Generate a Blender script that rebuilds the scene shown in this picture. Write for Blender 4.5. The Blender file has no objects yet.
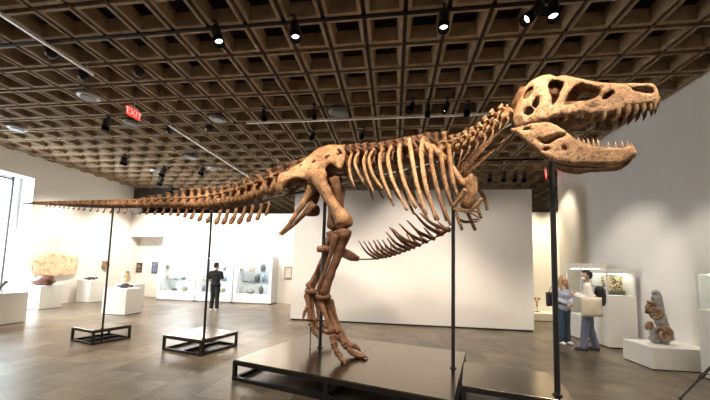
import bpy, bmesh, math, random
from mathutils import Vector, Matrix, noise
from mathutils.geometry import delaunay_2d_cdt
random.seed(7)
SC = bpy.context.scene
COL = SC.collection
PI = math.pi
V = Vector

# ------------------------------------------------------------------ camera
FPX, CX, CY, EYE = 305.36, 354.2, 244.9, 1.65
yaw, pitch, roll = -.1292, .0785, .0266
fwd = V((math.sin(yaw)*math.cos(pitch), math.cos(yaw)*math.cos(pitch), math.sin(pitch)))
rt0 = V((math.cos(yaw), -math.sin(yaw), 0))
up0 = rt0.cross(fwd)
rt = math.cos(roll)*rt0 + math.sin(roll)*up0
up = -math.sin(roll)*rt0 + math.cos(roll)*up0
cam = bpy.data.cameras.new('camera')
cam.sensor_width = 36; cam.lens = FPX*36/710
cam.shift_x = (355-CX)/710; cam.shift_y = (CY-200)/710
cam.clip_start = .05; cam.clip_end = 200
co = bpy.data.objects.new('camera', cam); COL.objects.link(co)
co.matrix_world = Matrix(((rt.x, up.x, -fwd.x, 0), (rt.y, up.y, -fwd.y, 0), (rt.z, up.z, -fwd.z, EYE), (0, 0, 0, 1)))
SC.camera = co

def ray(x, y):
    return rt*((x-CX)/FPX) + up*(-(y-CY)/FPX) + fwd
def atZ(x, y, z):
    d = ray(x, y); p = d*((z-EYE)/d.z); return V((p.x, p.y, z))
def atY(x, y, Y):
    d = ray(x, y); p = d*(Y/d.y); p.z += EYE; return p
def atX(x, y, X):
    d = ray(x, y); p = d*(X/d.x); p.z += EYE; return p

# ------------------------------------------------------------------ materials
def mat(name, col, rough=.6, metal=0, spec=.5, emit=None, estr=0, noise_s=None, col2=None, bump=0, detail=6, ramp=(.35, .65), ior=None):
    m = bpy.data.materials.new(name); m.use_nodes = True
    nt = m.node_tree; b = nt.nodes['Principled BSDF']
    b.inputs['Base Color'].default_value = (*col, 1)
    b.inputs['Roughness'].default_value = rough
    b.inputs['Metallic'].default_value = metal
    b.inputs['Specular IOR Level'].default_value = spec
    if ior: b.inputs['IOR'].default_value = ior
    if emit:
        b.inputs['Emission Color'].default_value = (*emit, 1); b.inputs['Emission Strength'].default_value = estr
    if noise_s:
        tc = nt.nodes.new('ShaderNodeTexCoord'); n = nt.nodes.new('ShaderNodeTexNoise')
        n.inputs['Scale'].default_value = noise_s; n.inputs['Detail'].default_value = detail; n.inputs['Roughness'].default_value = .65
        nt.links.new(tc.outputs['Object'], n.inputs['Vector'])
        if col2:
            r = nt.nodes.new('ShaderNodeValToRGB')
            r.color_ramp.elements[0].position = ramp[0]; r.color_ramp.elements[1].position = ramp[1]
            r.color_ramp.elements[0].color = (*col, 1); r.color_ramp.elements[1].color = (*col2, 1)
            nt.links.new(n.outputs['Fac'], r.inputs['Fac']); nt.links.new(r.outputs['Color'], b.inputs['Base Color'])
        if bump:
            bp = nt.nodes.new('ShaderNodeBump'); bp.inputs['Strength'].default_value = bump; bp.inputs['Distance'].default_value = .02
            nt.links.new(n.outputs['Fac'], bp.inputs['Height']); nt.links.new(bp.outputs['Normal'], b.inputs['Normal'])
    return m

M = {}
M['wall'] = mat('white_wall_paint', (.78, .765, .74), .85, noise_s=3, col2=(.80, .785, .76))
M['plinth'] = mat('white_plinth_paint', (.80, .785, .74), .6)
M['dark'] = mat('plenum_dark', (.012, .011, .010), .9)
M['coffer'] = mat('coffer_concrete', (.19, .125, .07), .8, noise_s=5, col2=(.31, .222, .135), bump=.15)
M['joint'] = mat('coffer_joint', (.035, .026, .019), .85)
M['black'] = mat('black_metal', (.012, .012, .013), .42, spec=.5)
M['blackpl'] = mat('black_plastic', (.015, .015, .017), .5)
M['top'] = mat('dark_metal_top', (.20, .168, .128), .19, metal=1, noise_s=14, col2=(.225, .19, .147))
M['bone'] = mat('fossil_bone', (.10, .045, .018), .62, noise_s=11, col2=(.50, .29, .14), bump=.8, ramp=(.36, .60))
M['bone_light'] = mat('fossil_bone_light', (.20, .10, .042), .6, noise_s=9, col2=(.55, .345, .185), bump=.7, ramp=(.32, .58))
M['bone_dark'] = mat('fossil_bone_dark', (.075, .03, .014), .58, noise_s=12, col2=(.30, .145, .07), bump=.8, ramp=(.36, .62))
M['tooth'] = mat('fossil_tooth', (.42, .28, .15), .35, noise_s=20, col2=(.22, .12, .06))
M['tooth_shade'] = mat('fossil_tooth_shade', (.08, .05, .035), .35)  # darker copy for far-side teeth, their shade put into the colour
M['steel'] = mat('armature_steel', (.10, .10, .10), .45, metal=.7)
M['shroud'] = mat('lamp_shroud', (.004, .004, .004), .95, spec=0)
M['trackblack'] = mat('black_track', (.004, .004, .004), .8, spec=.2)
M['track'] = mat('white_track_sheen', (.93, .93, .93), .35)  # near-white colour stands in for daylight reflected off satin metal
M['lens'] = mat('lamp_lens', (1, .95, .85), .4, emit=(1, .93, .82), estr=3)
M['lensoff'] = mat('lamp_lens_off', (.2, .2, .2), .2)
M['speaker'] = mat('grey_speaker', (.10, .11, .12), .4)
M['speakerw'] = mat('white_speaker', (.55, .57, .6), .35)
M['red'] = mat('exit_red', (.7, .04, .03), .4, emit=(1, .06, .04), estr=.55)
M['redlet'] = mat('exit_letters', (1, .75, .72), .4, emit=(1, .45, .4), estr=.5)
M['slate'] = None
M['white'] = mat('white_enamel', (.66, .67, .70), .45)
M['shelf'] = mat('shelf_acrylic', (.7, .78, .8), .2)
M['led'] = mat('case_led', (1, 1, 1), .5, emit=(1, .98, .95), estr=30)
M['ledw'] = mat('case_led_warm', (1, 1, 1), .5, emit=(1, .86, .62), estr=4.5)
M['rock_grey'] = mat('rock_grey', (.16, .165, .165), .75, noise_s=12, col2=(.30, .30, .29), bump=.5)
M['rock_dark'] = mat('rock_dark', (.035, .035, .04), .7, noise_s=14, col2=(.12, .12, .12), bump=.5)
M['rock_red'] = mat('rock_red', (.05, .014, .008), .4, noise_s=10, col2=(.16, .05, .022), bump=.5)
M['rock_pale'] = mat('rock_pale', (.24, .245, .24), .75, noise_s=12, col2=(.42, .41, .39), bump=.5)
M['rock_tan'] = mat('rock_tan', (.45, .30, .15), .7, noise_s=10, col2=(.72, .56, .36), bump=.5)
M['slab'] = mat('fossil_slab', (.78, .66, .46), .75, noise_s=6, col2=(.52, .33, .16), bump=.5, ramp=(.48, .66))
M['ammo'] = mat('ammonite_shell', (.20, .11, .06), .5, noise_s=16, col2=(.48, .31, .19), bump=.4)
M['gold'] = mat('speckled_gold', (.02, .02, .02), .4, noise_s=26, col2=(.75, .62, .36), bump=.4, ramp=(.47, .53))
M['blue'] = mat('blue_mineral', (.07, .11, .18), .4, noise_s=14, col2=(.32, .42, .50))
M['green'] = mat('green_mineral', (.12, .14, .09), .5, noise_s=14, col2=(.32, .33, .22))
M['coral'] = mat('coral_red', (.42, .16, .07), .7, noise_s=16, col2=(.62, .36, .16))
M['skin'] = mat('skin', (.58, .36, .26), .5)
M['hair_dark'] = mat('hair_dark', (.012, .010, .009), .5, noise_s=40, bump=.5)
M['hair_blond'] = mat('hair_blond', (.36, .20, .09), .5, noise_s=30, col2=(.52, .33, .16), bump=.5)
M['tee'] = mat('black_cotton', (.014, .014, .016), .9)
M['trblack'] = mat('black_trousers', (.018, .018, .02), .9)
M['shirt_white'] = mat('white_cotton', (.74, .72, .69), .9, noise_s=8, bump=.2)
M['shirt_blue'] = mat('light_blue_cotton', (.42, .47, .60), .9, noise_s=8, bump=.2)
M['jeans'] = mat('blue_denim', (.035, .065, .11), .9, noise_s=10, col2=(.07, .115, .17))
M['chino'] = mat('slate_blue_chino', (.14, .16, .24), .9, noise_s=10, col2=(.18, .20, .29))
M['tote'] = mat('cream_canvas', (.70, .63, .50), .9, noise_s=10, bump=.2)
M['shoe_white'] = mat('white_shoe', (.8, .78, .76), .6)
M['shoe_dark'] = mat('dark_shoe', (.03, .035, .045), .6)
M['sole'] = mat('brown_sole', (.14, .09, .06), .6)
M['mask'] = mat('white_mask', (.8, .8, .8), .8)
M['photo_dark'] = mat('dark_print', (.05, .035, .03), .5, noise_s=9, col2=(.55, .42, .3), ramp=(.5, .62))
M['photo_blue'] = mat('blue_print', (.10, .16, .36), .5, noise_s=5, col2=(.75, .42, .25), ramp=(.5, .66))
M['photo_pale'] = mat('pale_print', (.78, .74, .68), .5, noise_s=9, col2=(.6, .55, .48))
M['frame_grey'] = mat('grey_frame', (.3, .29, .27), .5)
M['soffit_unlit_wall'] = mat('dark_soffit_unlit_wall', (.06, .055, .045), .9)  # dark grey soffit; on the far walls it paints lack of light

def bone_mat(name, pit, lo, hi, sc=8):
    m = bpy.data.materials.new(name); m.use_nodes = True; nt = m.node_tree; b = nt.nodes['Principled BSDF']
    tc = nt.nodes.new('ShaderNodeTexCoord')
    def nz(s, d, r):
        n = nt.nodes.new('ShaderNodeTexNoise'); n.inputs['Scale'].default_value = s; n.inputs['Detail'].default_value = d; n.inputs['Roughness'].default_value = r
        nt.links.new(tc.outputs['Object'], n.inputs['Vector']); return n
    big, fine = nz(sc, 5, .6), nz(sc*4.2, 7, .7)
    r = nt.nodes.new('ShaderNodeValToRGB'); e = r.color_ramp.elements
    e[0].position = .34; e[0].color = (*lo, 1); e[1].position = .64; e[1].color = (*hi, 1)
    nt.links.new(big.outputs['Fac'], r.inputs['Fac'])
    r2 = nt.nodes.new('ShaderNodeValToRGB'); e = r2.color_ramp.elements
    e[0].position = .36; e[0].color = (0, 0, 0, 1); e[1].position = .50; e[1].color = (1, 1, 1, 1)
    nt.links.new(fine.outputs['Fac'], r2.inputs['Fac'])
    mx = nt.nodes.new('ShaderNodeMix'); mx.data_type = 'RGBA'; mx.inputs[6].default_value = (*pit, 1)
    nt.links.new(r2.outputs['Color'], mx.inputs[0]); nt.links.new(r.outputs['Color'], mx.inputs[7]); nt.links.new(mx.outputs[2], b.inputs['Base Color'])
    bp = nt.nodes.new('ShaderNodeBump'); bp.inputs['Strength'].default_value = .9; bp.inputs['Distance'].default_value = .022
    nt.links.new(fine.outputs['Fac'], bp.inputs['Height']); nt.links.new(bp.outputs['Normal'], b.inputs['Normal'])
    b.inputs['Roughness'].default_value = .55; return m
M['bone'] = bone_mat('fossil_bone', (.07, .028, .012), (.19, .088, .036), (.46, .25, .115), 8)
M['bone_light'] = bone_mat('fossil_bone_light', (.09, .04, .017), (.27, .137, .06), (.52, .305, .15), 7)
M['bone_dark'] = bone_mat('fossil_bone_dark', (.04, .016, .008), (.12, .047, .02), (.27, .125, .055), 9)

def glass(name, tint=(1, 1, 1), refl=.08):
    m = bpy.data.materials.new(name); m.use_nodes = True; nt = m.node_tree
    for n in list(nt.nodes): nt.nodes.remove(n)
    o = nt.nodes.new('ShaderNodeOutputMaterial'); mx = nt.nodes.new('ShaderNodeMixShader')
    t = nt.nodes.new('ShaderNodeBsdfTransparent'); g = nt.nodes.new('ShaderNodeBsdfGlossy')
    t.inputs['Color'].default_value = (*tint, 1); g.inputs['Roughness'].default_value = .02
    lw = nt.nodes.new('ShaderNodeLayerWeight'); pw = nt.nodes.new('ShaderNodeMath'); pw.operation = 'POWER'; pw.inputs[1].default_value = 5
    ma = nt.nodes.new('ShaderNodeMath'); ma.operation = 'MULTIPLY_ADD'; ma.inputs[1].default_value = .6; ma.inputs[2].default_value = .03
    nt.links.new(lw.outputs['Facing'], pw.inputs[0]); nt.links.new(pw.outputs[0], ma.inputs[0]); nt.links.new(ma.outputs[0], mx.inputs[0]); nt.links.new(t.outputs[0], mx.inputs[1]); nt.links.new(g.outputs[0], mx.inputs[2])
    nt.links.new(mx.outputs[0], o.inputs[0]); return m
M['glass'] = glass('clear_glass', (.96, .98, .98))

def floor_mat():
    m = bpy.data.materials.new('slate_tiles'); m.use_nodes = True; nt = m.node_tree; b = nt.nodes['Principled BSDF']
    tc = nt.nodes.new('ShaderNodeTexCoord'); mp = nt.nodes.new('ShaderNodeMapping')
    mp.inputs['Rotation'].default_value = (0, 0, PI/2); mp.inputs['Location'].default_value = (.13, .03, 0)
    nt.links.new(tc.outputs['Object'], mp.inputs['Vector'])
    br = nt.nodes.new('ShaderNodeTexBrick')
    br.inputs['Scale'].default_value = 1; br.inputs['Brick Width'].default_value = 1.05; br.inputs['Row Height'].default_value = .61
    br.inputs['Mortar Size'].default_value = .007; br.inputs['Mortar Smooth'].default_value = .4; br.offset = .38; br.offset_frequency = 2
    br.squash = .7; br.squash_frequency = 3
    br.inputs['Color1'].default_value = (.125, .098, .068, 1); br.inputs['Color2'].default_value = (.245, .205, .155, 1)
    br.inputs['Mortar'].default_value = (.06, .05, .04, 1); br.inputs['Bias'].default_value = -.1
    nt.links.new(mp.outputs[0], br.inputs['Vector'])
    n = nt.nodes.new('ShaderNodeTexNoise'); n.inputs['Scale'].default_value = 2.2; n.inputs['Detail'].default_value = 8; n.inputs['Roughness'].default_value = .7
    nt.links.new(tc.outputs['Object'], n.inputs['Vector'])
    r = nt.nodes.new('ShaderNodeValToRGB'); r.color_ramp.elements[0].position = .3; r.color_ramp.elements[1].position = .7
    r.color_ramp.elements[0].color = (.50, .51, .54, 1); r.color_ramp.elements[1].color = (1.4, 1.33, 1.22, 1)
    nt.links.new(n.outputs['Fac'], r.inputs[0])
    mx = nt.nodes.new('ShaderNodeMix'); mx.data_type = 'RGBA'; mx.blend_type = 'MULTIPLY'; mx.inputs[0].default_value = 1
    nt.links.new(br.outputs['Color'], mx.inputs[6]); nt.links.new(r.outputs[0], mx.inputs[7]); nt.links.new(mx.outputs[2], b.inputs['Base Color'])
    n2 = nt.nodes.new('ShaderNodeTexNoise'); n2.inputs['Scale'].default_value = 7; n2.inputs['Detail'].default_value = 6
    nt.links.new(tc.outputs['Object'], n2.inputs['Vector'])
    ad = nt.nodes.new('ShaderNodeMath'); ad.operation = 'MULTIPLY_ADD'; ad.inputs[1].default_value = -.6
    nt.links.new(br.outputs['Fac'], ad.inputs[0]); nt.links.new(n2.outputs['Fac'], ad.inputs[2])
    bp = nt.nodes.new('ShaderNodeBump'); bp.inputs['Strength'].default_value = .22; bp.inputs['Distance'].default_value = .015
    nt.links.new(ad.outputs[0], bp.inputs['Height']); nt.links.new(bp.outputs[0], b.inputs['Normal'])
    b.inputs['Roughness'].default_value = .31; b.inputs['Specular IOR Level'].default_value = .5
    return m
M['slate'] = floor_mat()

# ------------------------------------------------------------------ object helpers
FR = {}
GROUPS = {'plinth': 'plinths around the room', 'display_case': 'glazed display cases', 'mineral_specimen': 'small specimens in the display cases', 'ceiling_spotlight': 'black spotlights on the ceiling', 'ceiling_speaker': 'round discs on the ceiling',
 'security_camera': 'dome cameras on the ceiling', 'framed_print': 'framed prints on the back wall', 'pole_stand': 'black stands under the tail', 'platform': 'low metal platforms under the skeleton', 'lighting_track': 'tracks on the ceiling', 'exit_sign': 'red exit signs', 'person': 'visitors', 'fossil': 'small fossils on plinths'}
def thing(name, label, cat, loc=(0, 0, 0), rz=0, group=None):
    o = bpy.data.objects.new(name, None); COL.objects.link(o); o.empty_display_size = .1
    o.location = loc; o.rotation_euler = (0, 0, rz); o['label'] = label; o['category'] = cat
    group = group or GROUPS.get(name)
    if group: o['group'] = group
    FR[o.name] = Matrix.Translation(loc) @ Matrix.Rotation(rz, 4, 'Z')
    return o
def obj(name, bm, m, parent=None, smooth=False, world=False, auto=None, label=None):
    me = bm if isinstance(bm, bpy.types.Mesh) else None
    if me is None:
        bmesh.ops.recalc_face_normals(bm, faces=bm.faces[:])
        me = bpy.data.meshes.new(name); bm.to_mesh(me); bm.free()
    me.name = name
    o = bpy.data.objects.new(name, me); COL.objects.link(o)
    if m and not me.materials: me.materials.append(M[m] if isinstance(m, str) else m)
    if parent:
        o.parent = parent; FR[o.name] = FR[parent.name]
        if world: me.transform(FR[parent.name].inverted())
    else: FR[o.name] = Matrix.Identity(4)
    if smooth:
        for p in me.polygons: p.use_smooth = True
        if auto:
            try: me.set_sharp_from_angle(angle=auto)
            except Exception: pass
    if label: o['label'] = label
    return o
def struct(name, bm, m, smooth=False):
    o = obj(name, bm, m, smooth=smooth); o['kind'] = 'structure'; return o
def tag(o, label, cat, group=None):
    """Top-level mesh thing: move its origin to the base centre."""
    me = o.data; xs = [v.co for v in me.vertices]
    c = V((sum(v.x for v in xs)/len(xs), sum(v.y for v in xs)/len(xs), min(v.z for v in xs)))
    me.transform(Matrix.Translation(-c)); o.location = c
    o['label'] = label; o['category'] = cat
    group = group or GROUPS.get(o.name.split('.')[0])
    if group: o['group'] = group
    return o
def box(bm, x0, x1, y0, y1, z0, z1):
    vs = [bm.verts.new((x, y, z)) for z in (z0, z1) for y in (y0, y1) for x in (x0, x1)]
    for f in ((0, 2, 3, 1), (4, 5, 7, 6), (0, 1, 5, 4), (2, 6, 7, 3), (0, 4, 6, 2), (1, 3, 7, 5)): bm.faces.new([vs[i] for i in f])
    return bm
def B(*a):
    bm = bmesh.new(); box(bm, *a); return bm
def bev(bm, w=.006, seg=1):
    bmesh.ops.bevel(bm, geom=bm.edges[:], offset=w, segments=seg, affect='EDGES', profile=.5); return bm
def catmull(pts, n):
    """pts: list of tuples (any dimension); n samples between each pair"""
    P = [list(p) for p in pts]; out = []
    if len(P) == 2 or n <= 1:
        if n <= 1: return P
    ext = [[2*a-b for a, b in zip(P[0], P[1])]] + P + [[2*a-b for a, b in zip(P[-1], P[-2])]]
    for i in range(1, len(ext)-2):
        p0, p1, p2, p3 = ext[i-1:i+3]
        for k in range(n):
            t = k/n
            out.append([.5*((2*b)+(-a+c)*t+(2*a-5*b+4*c-d)*t*t+(-a+3*b-3*c+d)*t**3) for a, b, c, d in zip(p0, p1, p2, p3)])
    out.append(P[-1]); return out
def tube(bm, pts, radii, seg=8, sub=1, squash=1.0, ref=None, cap=True):
    """Swept closed tube. pts vectors, radii floats; squash scales the radius along the axis nearest to ref."""
    data = [(*p, r) for p, r in zip(pts, radii)]
    data = catmull(data, sub) if sub > 1 else [list(d) for d in data]
    P = [V(d[:3]) for d in data]; R = [max(d[3], 1e-4) for d in data]
    n = len(P); rings = []; prev = None
    for i in range(n):
        t = (P[min(i+1, n-1)]-P[max(i-1, 0)])
        if t.length < 1e-9: t = V((0, 0, 1))
        t.normalize()
        if ref is not None: u = V(ref) - t*t.dot(V(ref))
        elif prev is not None: u = prev - t*t.dot(prev)
        else:
            a = V((0, 0, 1)) if abs(t.z) < .8 else V((1, 0, 0)); u = a - t*t.dot(a)
        if u.length < 1e-6: u = t.orthogonal()
        u.normalize(); prev = u; w = t.cross(u)
        rings.append([bm.verts.new(P[i]+(u*math.cos(a)*squash+w*math.sin(a))*R[i]) for a in [2*PI*k/seg for k in range(seg)]])
    for i in range(n-1):
        for k in range(seg):
            bm.faces.new((rings[i][k], rings[i][(k+1) % seg], rings[i+1][(k+1) % seg], rings[i+1][k]))
    if cap:
        for ring, p, q, r in ((rings[0], P[0], P[1], R[0]), (rings[-1], P[-1], P[-2], R[-1])):
            d = (p-q).normalized()
            c = bm.verts.new(p+d*r*.45)
            for k in range(seg): bm.faces.new((ring[k], ring[(k+1) % seg], c))
    return bm
def ball(bm, c, rx, ry=None, rz=None, sub=2, rot=None):
    ry = rx if ry is None else ry; rz = rx if rz is None else rz
    mx = Matrix.Translation(c) @ (rot.to_4x4() if rot else Matrix.Identity(4)) @ Matrix.Diagonal((rx, ry, rz, 1))
    return bmesh.ops.create_icosphere(bm, subdivisions=sub, radius=1, matrix=mx)['verts']
def cyl(bm, c, r, h, seg=20, r2=None):
    bmesh.ops.create_cone(bm, cap_ends=True, segments=seg, radius1=r, radius2=r if r2 is None else r2, depth=h, matrix=Matrix.Translation(c)); return bm
def rough(bm, amp, freq, seed=0):
    off = V((seed*7.3, seed*3.1, seed*5.7)); bm.normal_update()
    for v in bm.verts:
        v.co += v.normal*amp*(noise.noise(v.co*freq+off)+.5*noise.noise(v.co*freq*2.3+off))
    return bm
def remesh(bm, vox, smooth=2, name='m'):
    me = bpy.data.meshes.new(name); bmesh.ops.recalc_face_normals(bm, faces=bm.faces[:]); bm.to_mesh(me); bm.free()
    o = bpy.data.objects.new(name, me); COL.objects.link(o)
    r = o.modifiers.new('r', 'REMESH'); r.mode = 'VOXEL'; r.voxel_size = vox
    if smooth:
        s = o.modifiers.new('s', 'SMOOTH'); s.iterations = smooth; s.factor = .5
    dg = bpy.context.evaluated_depsgraph_get(); dg.update()
    me2 = bpy.data.meshes.new_from_object(o.evaluated_get(dg))
    bpy.data.objects.remove(o); bpy.data.meshes.remove(me)
    return me2

# ------------------------------------------------------------------ the room
G = .61; GX, GY, CZ = .1898*G, 6.8931*G, EYE+6.1048*G
XL, XR = -12.93, 5.62
YB, YF, YE = 13.5, -5.0, 20.5
PT = 4.12
bm = bmesh.new(); box(bm, XL-1.5, 10, YF-.2, YE+.2, -.2, 0); struct('floor', bm, 'slate')

bm = bmesh.new()
i0, i1 = int((XL-.2-GX)/G)-1, int((9.5-GX)/G)+1
j0, j1 = int((YF-GY)/G)-1, int((YE-GY)/G)+1
def coffer_ring(bm, cx, cy, levels):
    prev = None
    for hw, z in levels:
        vs = [bm.verts.new((cx+sx*hw, cy+sy*hw, z)) for sx, sy in ((-1, -1), (1, -1), (1, 1), (-1, 1))]
        if prev:
            for k in range(4): bm.faces.new((prev[k], prev[(k+1) % 4], vs[(k+1) % 4], vs[k]))
        prev = vs
for i in range(i0, i1):
    for j in range(j0, j1):
        cx, cy = GX+(i+.5)*G, GY+(j+.5)*G
        coffer_ring(bm, cx, cy, ((.305, CZ+.06), (.274, CZ+.055), (.270, CZ), (.222, CZ+.006), (.214, CZ+.03), (.186, CZ+.195), (.180, CZ+.20)))
x0, x1, y0, y1 = GX+i0*G, GX+i1*G, GY+j0*G, GY+j1*G
ceil_o = struct('ceiling', bm, 'coffer')
bm = B(x0, x1, y0, y1, CZ+.95, CZ+1.05)
struct('ceiling_plenum', bm, 'dark')
ceil_o.data.materials.append(M['joint'])
for p in ceil_o.data.polygons:
    c = p.center
    if c.z > CZ+.028 and c.z < CZ+.08 and min(abs(((c.x-GX)/G+.5) % 1-.5), abs(((c.y-GY)/G+.5) % 1-.5))*G < .034: p.material_index = 1

T = .25
H = CZ+.95
# left wall with the deep window opening
WY0, WY1, WZ0, WZ1, WT = 6.3, 9.27, .55, 4.6, .62
bm = bmesh.new()
box(bm, XL-WT, XL, YF, WY0, 0, H); box(bm, XL-WT, XL, WY1, YB, 0, H)
box(bm, XL-WT, XL, WY0, WY1, 0, WZ0); box(bm, XL-WT, XL, WY0, WY1, WZ1, H)
bmesh.ops.remove_doubles(bm, verts=bm.verts[:], dist=1e-4)
struct('wall_left', bm, 'wall')
bm = bmesh.new()
fx0, fx1 = XL-WT+.05, XL-WT+.10
for a in ((WY0, WY0+.06, WZ0, WZ1), (WY1-.28, WY1-.23, WZ0, WZ1), (WY0, WY1-.23, WZ0, WZ0+.06), (WY0, WY1-.23, WZ1-.13, WZ1-.08)): box(bm, fx0, fx1, *a)
w = struct('window_1', bm, 'blackpl')
obj('window_surround', B(fx0-.02, fx1-.02, WY1-.23, WY1, WZ0, WZ1), 'white', w)
obj('window_head', B(fx0-.02, fx1-.02, WY0, WY1-.23, WZ1-.08, WZ1), 'white', w)
obj('pane', B(fx0+.01, fx0+.02, WY0, WY1-.23, WZ0, WZ1-.08), 'glass', w)
struct('wall_rear', B(XL-WT, 10, YF-.2, YF, 0, H), 'wall')
# right wall, ends short of the far room
struct('wall_right', B(XR, XR+.35, YF, 11.24, 0, H), 'wall')
struct('wall_outer', B(9.6, 9.8, YF, YE, 0, H), 'wall')
# back wall (lower than the ceiling) with a shallow recess at its left end
NX, NZ = -11.12, 2.96
bm = bmesh.new()
box(bm, NX, -2.2, YB, YB+.5, 0, PT); box(bm, XL-WT, NX, YB, YB+.5, NZ, PT)
struct('wall_back', bm, 'wall')
struct('wall_recess', B(XL-WT, NX+.02, YB+.5, YB+.62, 0, NZ+.1), 'wall')
struct('wall_recess_side', B(XL-WT, XL+.02, YB, YB+.52, 0, NZ), 'wall')
struct('wall_gap', B(2.2, 9.6, 12.45, 12.7, 0, 4.02), 'wall')
struct('wall_far', B(XL-WT, 9.8, YE, YE+.2, 0, H), 'soffit_unlit_wall')  # coloured dark to show the wall unlit
struct('wall_far_left', B(XL-WT, XL, YB+.62, YE, 0, H), 'soffit_unlit_wall')  # dark colour stands for the shaded wall beyond the corner
struct('trim_1', B(XL-WT, -10.2, YB+.02, YB+.6, 4.72, CZ+.02), 'soffit_unlit_wall')
# free-standing partition; black on its recessed foot paints the shadow gap
struct('wall_partition', B(-3.19, 3.99, 9.40, 9.72, .05, PT), 'wall')
struct('shadow_gap_partition', B(-3.16, 3.96, 9.42, 9.70, 0, .05), 'black')
struct('baseboard_right', B(XR-.012, XR, YF, 11.2, 0, .03), 'black')

# ------------------------------------------------------------------ dark metal stands and platforms
def stand(name, label, cat, FL, ang, w, d, h, tops, poles, bar=.045, cross=True, group=None):
    t = thing(name, label, cat, (FL[0], FL[1], 0), ang, group)
    nx = len(tops)-1
    for k in range(nx):
        obj('top_panel', bev(B(tops[k]+.002, tops[k+1]-.002, 0, d, h-.022, h), .003), 'top', t)
    fr = bmesh.new()
    for z in (0, h-.022-bar):
        box(fr, 0, w, 0, bar, z, z+bar); box(fr, 0, w, d-bar, d, z, z+bar)
        box(fr, 0, bar, bar, d-bar, z, z+bar); box(fr, w-bar, w, bar, d-bar, z, z+bar)
        if cross: box(fr, w*.5-bar/2, w*.5+bar/2, bar, d-bar, z, z+bar)
    obj('frame', fr, 'black', t)
    for x in ((0, w-bar) if w < 2 else (0, w*.5-bar/2, w-bar)):
        for y in (0, d-bar): obj('leg', B(x, x+bar, y, y+bar, bar, h-.022-bar), 'black', t)
    for (px, py, ztop, r) in poles:
        q = FR[t.name].inverted() @ V((px, py, 0))
        bm = bmesh.new(); cyl(bm, (q.x, q.y, (ztop+.03)/2+h*.0), r, ztop-.03, 14)
        obj('pole', bm, 'black', t, smooth=True, auto=.6)
        bm = bmesh.new(); cyl(bm, (q.x, q.y, h+.006), r*1.7, .012, 16); obj('pole_collar', bm, 'black', t)
    return t
# ------------------------------------------------------------------ skeleton: curved midline
MC = [(-10.5, 6.3), (-9, 6.1), (-7.4, 5.9), (-5.92, 5.69), (-4.6, 5.5), (-3.44, 5.38), (-2.3, 5.34), (-1.23, 5.24), (-.2, 5.02), (.86, 4.58), (1.85, 3.84), (2.7, 3.17), (3.8, 2.3)]
ML = catmull(MC, 16)
MS = [0]
for a, b in zip(ML, ML[1:]): MS.append(MS[-1]+math.hypot(b[0]-a[0], b[1]-a[1]))
def mid(s):
    s = max(0, min(s, MS[-1]-1e-6))
    lo, hi = 0, len(MS)-1
    while hi-lo > 1:
        m = (lo+hi)//2
        if MS[m] <= s: lo = m
        else: hi = m
    f = (s-MS[lo])/(MS[hi]-MS[lo])
    a, b = ML[lo], ML[hi]
    t0 = V((ML[min(lo+2, len(ML)-1)][0]-ML[max(lo-1, 0)][0], ML[min(lo+2, len(ML)-1)][1]-ML[max(lo-1, 0)][1], 0)).normalized()
    return V((a[0]+(b[0]-a[0])*f, a[1]+(b[1]-a[1])*f, 0)), t0
def W(s, z, lat):
    p, t = mid(s); n = V((t.y, -t.x, 0))      # lat > 0 is the animal's right, the side nearest the viewer
    q = p+n*lat; q.z = z; return q
def S(px, py, lat=0):
    d = ray(px, py)
    best = None
    for k in range(len(ML)-1):
        a, ta = mid(MS[k]+1e-7); b, tb = mid(MS[k+1]-1e-7)
        A = a+V((ta.y, -ta.x, 0))*lat; Bq = b+V((tb.y, -tb.x, 0))*lat
        # solve A + f(B-A) = u d  (xy)
        ex, ey = Bq.x-A.x, Bq.y-A.y
        det = ex*(-d.y)-ey*(-d.x)
        if abs(det) < 1e-12: continue
        f = ((-A.x)*(-d.y)-(-A.y)*(-d.x))/det
        if -.02 <= f <= 1.02:
            u = (A.x+f*ex)/d.x if abs(d.x) > abs(d.y) else (A.y+f*ey)/d.y
            if u > 0 and (best is None or u < best[2]): best = (MS[k]+f*(MS[k+1]-MS[k]), EYE+d.z*u, u)
    if best is None: raise ValueError((px, py, lat))
    return best
def P(px, py, lat=0, mirror=False):
    s, z, u = S(px, py, lat); return W(s, z, -lat if mirror else lat)
def mpp(px, py, lat=0):           # metres per pixel there
    return S(px, py, lat)[2]/FPX*1.0

SK = thing('dinosaur_skeleton', 'large brown theropod dinosaur skeleton with open toothed jaws, mounted mid-stride on black poles', 'dinosaur skeleton', (-.75, 4.85, .29))
_seed = [0]
def part(name, bm, m='bone', amp=.006, freq=14, parent=SK, **k):
    _seed[0] += 1
    rough(bm, amp, freq, _seed[0])
    return obj(name, bm, m, parent, smooth=True, world=True, **k)
def bone_px(name, pts, m='bone', seg=10, sub=4, squash=1, amp=.008, freq=12, parent=SK, both=False, ref=None, rs=1):
    """pts: (px, py, lat, radius_px)"""
    r = []
    for mir in ((False, True) if both else (False,)):
        bm = bmesh.new()
        tube(bm, [P(a, b, c, mir) for a, b, c, _ in pts], [q*mpp(a, b, c)*rs for a, b, c, q in pts], seg, sub, squash, ref)
        r.append(part(name, bm, m, amp, freq, parent))
    return r[0]
def bone_w(name, pts, m='bone_dark', seg=10, sub=4, amp=.008, freq=14, squash=1, ref=None, parent=SK):
    bm = bmesh.new(); tube(bm, [V(p[:3]) for p in pts], [p[3] for p in pts], seg, sub, squash, ref)
    return part(name, bm, m, amp, freq, parent)

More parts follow.
